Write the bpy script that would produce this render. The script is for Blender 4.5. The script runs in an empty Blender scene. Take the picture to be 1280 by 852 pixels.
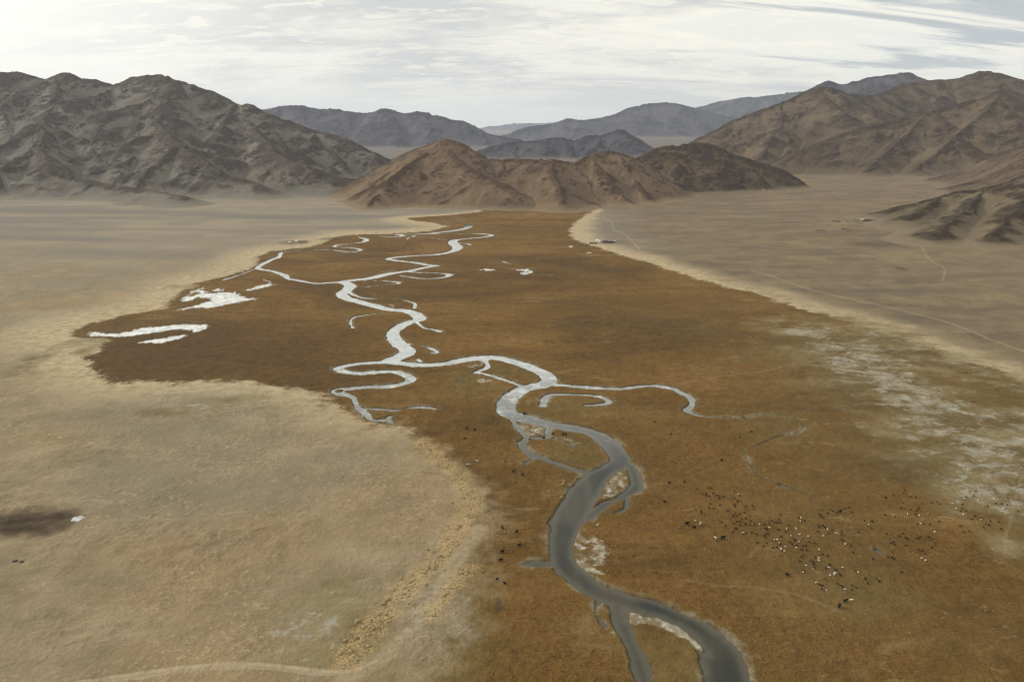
import bpy, bmesh, math, random
import numpy as np
from mathutils import Vector, Matrix

scene = bpy.context.scene
COL = scene.collection
rnd = random.Random(7)

# ------------------------------------------------------------------ camera
H = 200.0                      # flying height over the valley floor, metres
F = 924.0                      # focal length in units of a 1280 wide picture
PITCH = math.atan((426 - 158) / F)
CP, SP = math.cos(PITCH), math.sin(PITCH)

cam = bpy.data.cameras.new('camera')
cam.sensor_width = 36.0
cam.lens = 36.0 * F / 1280.0
cam.clip_start = 1.0
cam.clip_end = 90000.0
cam_ob = bpy.data.objects.new('camera', cam)
cam_ob.location = (0, 0, H)
cam_ob.rotation_euler = (math.pi / 2 - PITCH, 0, 0)
COL.objects.link(cam_ob)
scene.camera = cam_ob


def ray(px, py):
    a, b = (px - 640) / F, (py - 426) / F
    return np.array([a, CP - b * SP, -SP - b * CP])


def flat(px, py, z=0.0):
    """the point of the level z that the sight line meets"""
    r = ray(px, py)
    t = (z - H) / r[2]
    return np.array([r[0] * t, r[1] * t])


def flats(pts, z=0.0):
    return np.array([flat(p[0], p[1], z) for p in pts])


def at_dist(px, py, d):
    """the point on the sight line at forward distance d"""
    r = ray(px, py)
    t = d / r[1]
    return np.array([r[0] * t, d, H + r[2] * t])


# ------------------------------------------------------------------ noise
def _hash(ix, iy, seed):
    h = (ix.astype(np.int64) * 374761393 + iy.astype(np.int64) * 668265263 + seed * 1442695041) & 0x7fffffff
    h = ((h ^ (h >> 13)) * 1274126177) & 0x7fffffff
    return ((h ^ (h >> 16)) & 0xffff) / 65535.0


def vnoise(x, y, seed=0):
    """gradient noise in about -1..1"""
    x0, y0 = np.floor(x), np.floor(y)
    fx, fy = x - x0, y - y0
    ux, uy = fx * fx * fx * (fx * (fx * 6 - 15) + 10), fy * fy * fy * (fy * (fy * 6 - 15) + 10)

    def g(i, j):
        a = _hash(x0 + i, y0 + j, seed) * (2 * math.pi)
        return np.cos(a) * (fx - i) + np.sin(a) * (fy - j)
    a = g(0, 0) * (1 - ux) + g(1, 0) * ux
    b = g(0, 1) * (1 - ux) + g(1, 1) * ux
    return (a * (1 - uy) + b * uy) * 1.45


def fbm(x, y, octaves=4, seed=0, gain=0.5):
    s, a, n = 0.0, 1.0, 0.0
    for o in range(octaves):
        s = s + a * vnoise(x * 2 ** o + 17.3 * o, y * 2 ** o - 9.1 * o, seed + o)
        n += a
        a *= gain
    return s / n


def ridged(x, y, octaves=4, seed=0, gain=0.5):
    s, a, n, w = 0.0, 1.0, 0.0, 1.0
    for o in range(octaves):
        v = 1 - np.abs(vnoise(x * 2 ** o + 3.7 * o, y * 2 ** o + 5.9 * o, seed + o))
        v = v * v
        s = s + a * v * w
        w = np.clip(v * 1.3, 0, 1)
        n += a
        a *= gain
    return s / n


def sstep(a, b, x):
    t = np.clip((x - a) / (b - a), 0, 1)
    return t * t * (3 - 2 * t)


# ------------------------------------------------------------------ traced outlines (picture coordinates of a 1280 wide photograph)
MEADOW = [(742, 260), (700, 261), (650, 261), (604, 262), (600, 265), (560, 269), (530, 271), (506, 273), (520, 276), (540, 278.5), (558, 283),
          (532, 289), (500, 291), (480, 292.5), (466, 292.5), (440, 293.5), (420, 296), (408, 301), (392, 307), (376, 310), (354, 312),
          (328, 317), (322, 326), (316, 333), (296, 341), (266, 348), (246, 354), (226, 364), (216, 376), (200, 385), (170, 391), (130, 399),
          (104, 408), (84, 418), (100, 423), (130, 426), (118, 438), (104, 450), (112, 461), (124, 471), (156, 477), (200, 479), (240, 478),
          (290, 477), (325, 480), (370, 488), (395, 494), (412, 502), (430, 515), (455, 528), (480, 531), (500, 531), (515, 540), (530, 551),
          (545, 566), (560, 580), (580, 590), (598, 603), (606, 622), (610, 645), (612, 670), (600, 700), (596, 740), (575, 790), (550, 852),
          (530, 930), (500, 1050), (2400, 1050), (2000, 760), (1700, 610), (1450, 535), (1330, 497), (1280, 476), (1240, 462), (1200, 449),
          (1150, 430), (1100, 413), (1050, 398), (1010, 388), (985, 381), (950, 368), (900, 356), (860, 345), (820, 331), (785, 321),
          (760, 313), (735, 305), (718, 299), (713, 290), (718, 280), (728, 272), (738, 266)]

# river strands: width in metres, then the centre line; a third number overrides the width there
STRANDS = [
    # the far upstream reach under the hills
    (3.5, [(735, 264), (700, 263), (660, 264), (626, 267.5), (610, 268), (592, 271), (576, 273), (560, 274.2), (555, 275.6), (564, 277.4, 5), (578, 279, 11)]),
    (13, [(572, 278.2, 5), (582, 279.5), (587, 281), (582, 285), (568, 287.8, 11), (554, 289.4, 10), (534, 291.8, 9), (520, 292.2, 6), (496, 292.6, 7), (504, 294, 7), (494, 295.6, 6), (474, 294.6, 4)]),
    (4, [(504, 294), (519, 294.4, 5), (511, 296.5, 3), (509, 298.4, 3)]),
    (8, [(534, 291.8, 3), (560, 291.6, 3.5), (590, 291.6, 5), (608, 292.2), (615, 293.6), (604, 296), (580, 298.2, 7), (568, 300, 13), (566, 303, 16), (570, 306.5, 17), (572, 310, 15), (564, 314, 11), (546, 317.6, 9),
         (520, 319, 8), (496, 321, 10), (485, 323.2, 10), (500, 325.6, 8), (522, 328.2, 9), (537, 331, 10), (547, 331.5, 6), (536, 333, 9), (516, 337, 9), (500, 339.6, 10), (484, 342, 13), (466, 346.4, 14), (452, 348.6, 12),
         (434, 350.4, 12), (429, 352, 12), (437, 355.5, 14), (434, 361.5, 14), (427, 366, 13), (433, 372, 13), (452, 377.5, 13), (470, 382, 13), (486, 386, 13), (508, 388, 13), (520, 392.5, 14), (524, 398.5, 13),
         (512, 402, 12), (500, 407.5, 12), (492, 414, 12.5), (492, 420, 13), (498, 429, 14), (509, 436.5, 16), (502, 444, 15), (488, 450.5, 14),
         (510, 454, 11), (536, 455.3, 10.5), (560, 453.3, 11), (580, 449, 13), (600, 446.3, 14), (620, 446.3, 12), (640, 451, 11.5), (666, 459, 12), (682, 466.5, 12), (687, 475, 14), (676, 480.5, 14),
         (658, 484, 14), (643, 492, 14), (634, 502, 14), (634, 514, 15), (650, 520.5, 14), (670, 525, 12.5), (690, 530, 11), (720, 534.5, 10.5), (744, 541, 11.5), (760, 552, 13), (771, 565, 13.5), (775, 576, 14),
         (764, 585, 14), (748, 594, 15), (736, 607, 17), (725, 622, 18), (715, 640, 17.5), (706, 662, 14), (702, 683, 12.5), (705, 702, 12), (722, 719, 12), (747, 737, 12), (780, 749, 11), (810, 755.5, 11), (840, 769, 12),
         (868, 784, 13.5), (890, 802, 15), (905, 824, 17), (911, 852, 18), (916, 880, 19), (925, 960, 20)]),
    (3.2, [(538, 297), (548, 297.8), (560, 299.5)]),
    (4, [(571, 303), (580, 303.6), (588, 305.4), (576, 307, 3)]),
    (4.5, [(500, 344, 4), (520, 346.8), (536, 347.6, 6), (556, 346, 6), (562, 342.5, 7), (552, 341, 4), (524, 340, 4), (508, 339, 5)]),
    (3.0, [(456, 350), (480, 350.6), (497, 352, 4), (496, 354.4), (476, 355.8, 2.5), (456, 358, 1.6)]),
    (3.4, [(436, 364.5, 5), (444, 368.5, 4), (452, 371.2), (468, 372.6), (486, 372.2, 2), (504, 374.6), (516, 377.4), (519, 380), (518, 384.5)]),
    (2.2, [(478, 390.6, 3.5), (462, 392.6), (444, 395.3), (438, 401), (440, 407), (441, 409, 3.6)]),
    (3.5, [(521, 402, 5), (530, 409), (540, 410.8), (551, 414, 4)]),
    (2.4, [(507, 429), (524, 430.5), (538, 434.4), (547, 439.4, 3.6), (540, 440.6, 3)]),
    (3.2, [(522, 448, 3), (526, 451, 3)]),
    # loops on the left bank
    (8, [(488, 451.5), (460, 452.8), (438, 455.2, 9), (423, 459.3, 10), (430, 463.2, 9), (446, 465.6, 8), (466, 464.6, 7.5), (490, 463.2, 7.5), (505, 467, 8.5), (514, 472.5, 9), (505, 478, 8.5), (486, 481.8, 8), (460, 482.4, 7), (438, 484.6, 9),
         (421, 487, 10), (428, 491.5, 9), (440, 495.4, 5.5), (445, 502, 4.5), (447, 508, 4.6), (455, 514, 4.6), (460, 519, 4.4), (464, 523.5, 4), (474, 524.4, 3.5), (484, 523, 3.5), (488, 519, 3)]),
    (2.6, [(484, 523), (490, 526.5)]),
    (2.6, [(453, 509.6), (474, 510.2), (490, 511.4), (496, 511.6, 3.4), (508, 509.6), (524, 507.6, 3.6), (537, 508.6, 3.6), (544, 510, 1.5)]),
    # tributaries of the upper left
    (6.5, [(351, 315.8), (348, 321), (336, 325.4), (322, 334.4, 8), (340, 338.2), (356, 343.4, 8), (360, 347.4), (374, 350.2), (394, 353.5), (412, 352.8), (430, 351.6, 9)]),
    (3, [(320, 335), (302, 342), (290, 346), (279, 349.5, 4)]),
    (3, [(352, 314.5), (374, 312.7, 2.2), (390, 312.5, 4), (408, 311.5, 2.2), (424, 313, 5), (440, 314.6), (451, 311.7, 6), (440, 309.4, 5), (420, 308.1, 5), (421, 305.6, 5), (440, 303.7, 5), (454, 302, 7), (458, 298.6, 8), (448, 295.8, 4)]),
    # right hand tributary and hook
    (6, [(696, 480, 9), (706, 480.6), (720, 482.2, 7), (748, 483.9), (776, 484.8), (796, 482.2), (820, 481.4), (840, 484.8, 6), (852, 490, 6.5), (864, 497, 6), (864, 506, 5), (858.5, 512), (870, 517.6, 3.2), (888, 520.2, 2)]),
    (4.4, [(678, 506, 6), (680, 500, 6), (686, 492.4), (704, 492), (730, 492.8), (752, 495.3), (762, 501), (754, 504.2), (732, 505.6, 3)]),
    (3, [(672, 499), (680, 500)]),
    (4.6, [(603, 447), (610, 455), (606, 460), (594, 464.5), (604, 466, 4), (616, 469), (636, 475.6), (652, 481)]),
    # strand on the left of the island
    (5, [(640, 524, 3), (650, 536, 4), (658, 546, 5), (653, 553, 6), (655, 560), (665, 568), (680, 572.4), (700, 579), (716, 585), (736, 590, 6)]),
    (2.5, [(666, 572), (658, 578)]),
    (4.4, [(688, 532), (685, 541), (682, 545.5), (662, 546)]),
    (1.8, [(692, 546.5), (706, 551.5), (719, 557)]),
    (7, [(778, 574), (789, 584), (795, 598), (795, 608, 8), (784, 616, 7), (766, 624, 5), (750, 633, 6), (734, 646, 6)]),
    (3.2, [(784, 618), (784, 627), (782, 634, 3.6), (776, 637.5, 4), (770, 639.4, 2.6)]),
    (5, [(700, 702), (680, 703), (668, 703.4), (654, 703.6, 1.2)]),
    (6.5, [(770, 752), (775, 767), (782, 787), (792, 809), (800, 829), (806, 852), (812, 880), (822, 940)]),
    (3.4, [(748, 748), (747, 760, 2.2), (750, 774, 2.4), (756, 780, 2)]),
    # loose pools
    (2.6, [(629, 326.5), (639, 329.8)]),
    (4.2, [(642, 336.2), (656, 336.6), (664, 339), (656, 342)]),
    (1.6, [(654, 342.8), (672, 343.4), (690, 344)]),
    (2.4, [(976, 604.5), (983, 608)]),
    (1.6, [(1096, 686), (1102, 691)]),
]
DRY = [(888, 520.2), (908, 521), (930, 521), (948, 518.4), (964, 518), (984, 520), (1000, 526), (1005, 534), (992, 541), (972, 545), (960, 550), (946, 556)]
DRY2 = [(928, 562), (938, 580), (950, 596), (970, 603), (990, 610), (1020, 622)]
DRY3 = [(589, 466), (576, 473), (568, 480), (570, 485)]

ISLANDS = [
    [(778, 587), (787, 600), (780, 608), (770, 620), (756, 623), (752, 617), (760, 602), (768, 592)],
    [(744, 757), (752, 754.5), (761, 762), (762, 770), (755, 770), (746, 767)],
    [(418, 487.2), (424, 485.4), (430, 486.4), (426, 488.6), (420, 488.8)],
]
BARS = [  # pale silt and gravel: outline and strength
    ([(778, 587), (787, 600), (780, 608), (770, 620), (756, 623), (752, 617), (760, 602), (768, 592)], 0.7),
    ([(721, 662), (730, 656), (744, 668), (762, 680), (766, 692), (754, 706), (736, 708), (720, 698), (716, 680)], 0.62),
    ([(716, 696), (730, 702), (750, 712), (756, 718), (738, 715), (722, 708)], 1.0),
    ([(785, 763), (800, 766), (830, 773), (852, 783), (870, 798), (880, 814.5), (865, 804.5), (845, 793), (825, 785.5), (802, 779), (790, 779)], 1.05),
    ([(640, 530), (660, 529), (684, 534), (682, 543), (656, 545), (648, 538)], 0.75),
    ([(742, 766), (758, 772), (770, 786), (772, 796), (760, 794), (748, 780)], 0.65),
    ([(596, 452), (604, 449), (606, 456), (596, 459), (578, 458), (580, 453)], 0.6),
    ([(594, 474), (604, 472.5), (617, 474), (612, 477.5), (600, 478)], 0.7),
    ([(518, 446), (524, 445), (529, 452), (520, 454), (505, 452)], 0.55),
    ([(478, 382), (492, 380), (500, 384), (490, 385)], 0.5),
    ([(466, 343.5), (478, 339), (498, 337.5), (494, 341), (480, 343)], 0.55),
    ([(710, 584), (722, 586), (736, 590), (728, 597), (718, 592)], 0.7),
    ([(486, 419), (491, 428), (494, 438), (501, 437), (498, 430), (492, 424)], 0.4),
    ([(922, 804), (932, 815), (944, 835), (950, 856), (936, 852), (928, 830)], 0.5),
    ([(660, 497), (668, 499), (674, 506), (664, 512), (652, 506), (650, 500)], 0.32),
    ([(700, 546), (716, 549), (728, 553), (722, 555), (708, 551)], 0.6),
]
ICE = [
    [(226, 373), (231, 370), (240, 369.4), (247, 367), (250, 363), (258, 363.6), (262, 366), (280, 365.6), (296, 366), (302, 370), (312, 372), (318, 371), (320, 374), (312, 376), (300, 377.4), (286, 380), (270, 384), (258, 385.4),
     (246, 384.4), (226, 387.4), (212, 389), (228, 385.6), (246, 381), (256, 378), (262, 374), (252, 371.4), (243, 373.4), (236, 376), (228, 376.4)],
    [(110, 418.5), (118, 414.4), (128, 416), (140, 416.6), (165, 414), (173, 410.4), (200, 407.6), (230, 405.2), (259, 406.6), (252, 412.6), (243, 415), (236, 412), (220, 411.6), (200, 414.4), (180, 418), (150, 421), (125, 420.6)],
    [(169, 428.8), (190, 424.4), (205, 423), (220, 419.4), (237, 416.6), (228, 421.4), (214, 426), (200, 429.4), (185, 428.6)],
    [(307, 362.6), (318, 358.6), (330, 355.6), (337, 353.4), (329, 349.6), (339, 351.4), (341.6, 355.6), (328, 359.8), (312, 363.6)],
    [(266, 363), (272, 360.8), (279, 361), (277, 363.6)],
    [(240, 366), (236, 368.4), (244, 362), (254, 359.5), (250, 363)],
    [(89, 650), (94, 646.4), (103, 645.6), (106, 648), (100, 651), (92, 652)],
    [(598, 337), (608, 336), (621, 337.4), (610, 338.4)],
    [(710, 308), (714, 307.4), (716, 308.6), (712, 309.4)],
    [(735, 315.6), (738, 314.8), (739.5, 316.4), (736, 317)],
    [(642, 336.4), (656, 335.8), (664, 338), (664.5, 341), (655, 342.8), (652, 341.4), (657, 339.4), (650, 338.2)],
]
TRACKS = [  # half width in metres, strength, line
    (2.2, 0.36, [(940, 338), (961, 344), (1017, 363), (1078, 377), (1149, 393), (1196, 407), (1242, 426), (1280, 439), (1330, 456), (1500, 520)]),
    (1.0, 0.8, [(60, 862), (103, 852), (154, 844), (205, 837), (250, 832.5), (291, 830), (343, 832), (394, 838), (440, 838), (470, 826)]),
    (1.0, 0.55, [(60, 868), (103, 858), (154, 849), (205, 841.5), (250, 837), (291, 834.4), (343, 836), (394, 842), (440, 841)]),
    (4.0, 0.42, [(430, 850), (450, 838), (483, 818), (516, 789), (537, 756), (558, 723), (578, 690), (600, 660)]),
    (1.4, 0.5, [(753, 272), (764, 277), (767, 286), (780, 292), (789, 300), (800, 312)]),
    (0.8, 0.15, [(1258, 690), (1256, 670), (1262, 655), (1268, 625), (1276, 600), (1290, 575)]),
    (1.5, 0.28, [(1116, 256), (1125, 268), (1132, 290), (1150, 306), (1160, 322), (1180, 335), (1178, 350)]),
    (1.4, 0.12, [(850, 480), (905, 470), (960, 462), (990, 455)]),
    (1.0, 0.10, [(860, 725), (900, 732), (960, 735), (1010, 748), (1050, 765)]),
]
SALT = [  # pale salt crust: centre line with radius in metres, strength
    (1.0, [(1010, 412, 22), (1050, 432, 40), (1075, 455, 40), (1110, 480, 48), (1150, 500, 50), (1190, 530, 52), (1220, 560, 48), (1250, 590, 40), (1290, 620, 36)]),
    (0.7, [(1060, 402, 20), (1130, 428, 30), (1200, 465, 36), (1260, 500, 40), (1320, 540, 50)]),
    (0.62, [(1265, 600, 14), (1262, 640, 12), (1258, 690, 8)]),
    (0.45, [(925, 447, 10), (940, 449, 10)]),
    (0.7, [(385, 790, 8), (405, 765, 16), (425, 760, 16), (420, 790, 22), (405, 830, 20), (430, 850, 16)]),
    (0.6, [(420, 740, 10), (445, 735, 12)]),
    (0.4, [(520, 560, 6), (560, 580, 6), (585, 600, 7), (596, 630, 6), (560, 640, 5)]),
    (0.66, [(190, 513, 10), (230, 512, 10), (300, 500, 12), (340, 505, 8)]),
    (0.62, [(110, 425, 8), (60, 440, 14), (20, 465, 14)]),
    (0.5, [(110, 425, 8), (122, 428, 12), (100, 440, 8)]),
    (0.55, [(216, 358, 12), (238, 358, 12)]),
    (0.35, [(5, 725, 10), (20, 750, 8)]),
    (0.35, [(900, 350, 12), (960, 366, 14), (1000, 380, 16)]),
]
TUSSOCK = [
    (5.0, 1.0, [(430, 826), (444, 808), (462, 785), (483, 764), (512, 731), (545, 702), (562, 680), (576, 658), (587, 636), (584, 615), (572, 596), (554, 578), (525, 554)]),
    (3.6, 1.0, [(539, 769), (549, 758), (558, 748), (566, 730), (580, 716), (592, 710)]),
    (3.0, 0.3, [(690, 620), (700, 600)]),
]


# ------------------------------------------------------------------ distances on the ground
def poly_sd(poly, x, y):
    """signed distance to a closed outline, negative inside; x, y arrays of any shape"""
    best = np.full(x.shape, 1e18)
    inside = np.zeros(x.shape, bool)
    n = len(poly)
    for i in range(n):
        ax, ay = poly[i]
        bx, by = poly[(i + 1) % n]
        dx, dy = bx - ax, by - ay
        t = np.clip(((x - ax) * dx + (y - ay) * dy) / (dx * dx + dy * dy + 1e-9), 0, 1)
        best = np.minimum(best, (x - ax - dx * t) ** 2 + (y - ay - dy * t) ** 2)
        if ay != by:
            inside ^= ((ay > y) != (by > y)) & (x < (bx - ax) * (y - ay) / (by - ay) + ax)
    d = np.sqrt(best)
    return np.where(inside, -d, d)


def smooth_line(p, closed=False, n=4):
    """Catmull-Rom through the points (rows of any width)"""
    p = np.asarray(p, float)
    k = len(p)
    out = []
    for i in range(k if closed else k - 1):
        a = p[(i - 1) % k] if closed or i > 0 else p[0]
        b, c = p[i], p[(i + 1) % k]
        d = p[(i + 2) % k] if closed or i + 2 < k else p[-1]
        for j in range(n):
            t = j / n
            out.append(0.5 * (2 * b + (c - a) * t + (2 * a - 5 * b + 4 * c - d) * t * t + (3 * b - a - 3 * c + d) * t ** 3))
    if not closed:
        out.append(p[-1])
    return np.array(out)


MEADOW_W = smooth_line(flats(MEADOW), True, 2)
MEADOW_C = flats(MEADOW)


def ground_rise(x, y, sd):
    """height of the fans that rise from the flat meadow to the foot of the mountains"""
    d = np.maximum(sd - 60, 0)
    r = d * d / (d + 220)
    right = sstep(-100, 350, x - 0.10 * y)
    k = 0.014 * (1 - right) + 0.040 * right
    far = sstep(1900, 3600, y)
    z = r * k * (1 - 0.8 * far)
    z = np.minimum(z, 60)
    # broad shallow washes that run down the fans
    m = sstep(40, 320, sd) * (1 - sstep(3500, 6000, y))
    w = fbm((y + 0.3 * x) / 260, (x - 0.35 * y) / 1100, 4, 51) * 9.0 + fbm(x / 60, y / 60, 3, 57) * 0.9
    return z + m * w


def ground_z(x, y):
    x = np.atleast_1d(np.asarray(x, float))
    y = np.atleast_1d(np.asarray(y, float))
    sd = poly_sd(MEADOW_C, x, y)
    return ground_rise(x, y, sd)


def on_ground(px, py):
    z = 0.0
    for _ in range(6):
        p = flat(px, py, z)
        z = float(ground_z(p[0], p[1])[0])
    return np.array([p[0], p[1], z])


def on_grounds(pts):
    return np.array([on_ground(p[0], p[1])[:2] for p in pts])


class Grid:
    """a sheet of points, dense where the sight lines meet it: rows at forward distances, columns by bearing"""

    def __init__(self, srow, yrow):
        self.s = np.asarray(srow)
        self.yr = np.asarray(yrow)
        self.Y = np.repeat(self.yr[:, None], len(self.s), 1)
        self.X = self.s[None, :] * (self.yr * CP + H * SP)[:, None]

    def window(self, x0, x1, y0, y1):
        i0, i1 = np.searchsorted(self.yr, y0), np.searchsorted(self.yr, y1, 'right')
        if i0 >= i1:
            return None
        ya, yb = max(y0, self.yr[0]), y1
        da, db = ya * CP + H * SP, yb * CP + H * SP
        s0, s1 = min(x0 / da, x0 / db), max(x1 / da, x1 / db)
        j0, j1 = np.searchsorted(self.s, s0), np.searchsorted(self.s, s1, 'right')
        if j0 >= j1:
            return None
        return slice(i0, i1), slice(j0, j1)

    def capsules(self, field, line, margin):
        """lowers field to the signed distance from a line of (x, y, radius)"""
        for a, b in zip(line[:-1], line[1:]):
            r = max(a[2], b[2]) + margin
            w = self.window(min(a[0], b[0]) - r, max(a[0], b[0]) + r, min(a[1], b[1]) - r, max(a[1], b[1]) + r)
            if w is None:
                continue
            x, y = self.X[w], self.Y[w]
            dx, dy = b[0] - a[0], b[1] - a[1]
            t = np.clip(((x - a[0]) * dx + (y - a[1]) * dy) / (dx * dx + dy * dy + 1e-9), 0, 1)
            d = np.hypot(x - a[0] - dx * t, y - a[1] - dy * t) - (a[2] + (b[2] - a[2]) * t)
            np.minimum(field[w], d, out=field[w])

    def polygon(self, poly, margin, fill=1e3):
        """signed distance to one outline inside its window"""
        f = np.full(self.X.shape, fill)
        w = self.window(poly[:, 0].min() - margin, poly[:, 0].max() + margin, poly[:, 1].min() - margin, poly[:, 1].max() + margin)
        if w is not None:
            f[w] = poly_sd(poly, self.X[w], self.Y[w])
        return f


def grid_mesh(name, X, Y, Z, mat, attrs=None, keep=None, smooth=True):
    """one mesh from a sheet of points; keep: which cells to build"""
    nr, nc = X.shape
    idx = np.arange(nr * nc).reshape(nr, nc)
    q = np.stack([idx[:-1, :-1], idx[:-1, 1:], idx[1:, 1:], idx[1:, :-1]], -1).reshape(-1, 4)
    if keep is not None:
        q = q[keep.reshape(-1)]
    used = np.unique(q)
    remap = np.zeros(nr * nc, np.int64)
    remap[used] = np.arange(len(used))
    q = remap[q]
    co = np.stack([X.reshape(-1)[used], Y.reshape(-1)[used], Z.reshape(-1)[used]], -1).astype(np.float32)
    me = bpy.data.meshes.new(name)
    me.vertices.add(len(co))
    me.vertices.foreach_set('co', co.reshape(-1))
    me.loops.add(q.size)
    me.loops.foreach_set('vertex_index', q.reshape(-1).astype(np.int32))
    me.polygons.add(len(q))
    me.polygons.foreach_set('loop_start', np.arange(0, q.size, 4, dtype=np.int32))
    me.update(calc_edges=True)
    if smooth:
        me.shade_smooth()
    for k, v in (attrs or {}).items():
        a = me.attributes.new(k, 'FLOAT', 'POINT')
        a.data.foreach_set('value', np.ascontiguousarray(v.reshape(-1)[used], np.float32))
    me.materials.append(mat)
    ob = bpy.data.objects.new(name, me)
    COL.objects.link(ob)
    return ob


# ------------------------------------------------------------------ materials
class NT:
    def __init__(self, name):
        self.mat = bpy.data.materials.new(name)
        self.mat.use_nodes = True
        self.t = self.mat.node_tree
        self.t.nodes.clear()
        self.out = self.t.nodes.new('ShaderNodeOutputMaterial')
        self.bsdf = self.t.nodes.new('ShaderNodeBsdfPrincipled')
        self.t.links.new(self.bsdf.outputs[0], self.out.inputs[0])

    def put(self, sock, v):
        if hasattr(v, 'links'):
            self.t.links.new(v, sock)
        elif isinstance(v, (tuple, list)):
            sock.default_value = tuple(v) + (1,) * (len(sock.default_value) - len(v))
        else:
            sock.default_value = v

    def math(self, op, a, b=0.0, c=0.0, clamp=False):
        n = self.t.nodes.new('ShaderNodeMath')
        n.operation = op
        n.use_clamp = clamp
        for i, v in enumerate((a, b, c)):
            self.put(n.inputs[i], v)
        return n.outputs[0]

    def add(self, a, b):
        return self.math('ADD', a, b)

    def mul(self, a, b):
        return self.math('MULTIPLY', a, b)

    def step(self, v, a, b, lo=0.0, hi=1.0):
        n = self.t.nodes.new('ShaderNodeMapRange')
        n.interpolation_type = 'SMOOTHSTEP'
        for i, q in enumerate((v, a, b, lo, hi)):
            self.put(n.inputs[i], q)
        return n.outputs[0]

    def mix(self, f, a, b, mode='MIX'):
        n = self.t.nodes.new('ShaderNodeMix')
        n.data_type = 'RGBA'
        n.blend_type = mode
        self.put(n.inputs[0], f)
        self.put(n.inputs[6], a)
        self.put(n.inputs[7], b)
        return n.outputs[2]

    def attr(self, name):
        n = self.t.nodes.new('ShaderNodeAttribute')
        n.attribute_name = name
        return n.outputs['Fac']

    def pos(self, scale=(1, 1, 1), rot=0.0):
        g = self.t.nodes.new('ShaderNodeNewGeometry')
        m = self.t.nodes.new('ShaderNodeMapping')
        m.vector_type = 'POINT'
        self.t.links.new(g.outputs['Position'], m.inputs[0])
        m.inputs['Scale'].default_value = scale
        m.inputs['Rotation'].default_value = (0, 0, rot)
        return m.outputs[0]

    def noise(self, vec, size, detail=4.0, rough=0.55, dist=0.0, kind='FBM'):
        n = self.t.nodes.new('ShaderNodeTexNoise')
        n.noise_dimensions = '3D'
        n.noise_type = kind
        self.t.links.new(vec, n.inputs['Vector'])
        n.inputs['Scale'].default_value = 1.0 / size
        n.inputs['Detail'].default_value = detail
        n.inputs['Roughness'].default_value = rough
        n.inputs['Distortion'].default_value = dist
        return n.outputs['Fac']

    def bump(self, h, dist, strength=1.0, normal=None):
        n = self.t.nodes.new('ShaderNodeBump')
        n.inputs['Strength'].default_value = strength
        n.inputs['Distance'].default_value = dist
        self.t.links.new(h, n.inputs['Height'])
        if normal is not None:
            self.t.links.new(normal, n.inputs['Normal'])
        return n.outputs[0]

    def done(self, color, rough=0.95, normal=None, spec=0.15):
        self.put(self.bsdf.inputs['Base Color'], color)
        self.put(self.bsdf.inputs['Roughness'], rough)
        self.put(self.bsdf.inputs['Specular IOR Level'], spec)
        if normal is not None:
            self.t.links.new(normal, self.bsdf.inputs['Normal'])
        return self.mat


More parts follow.
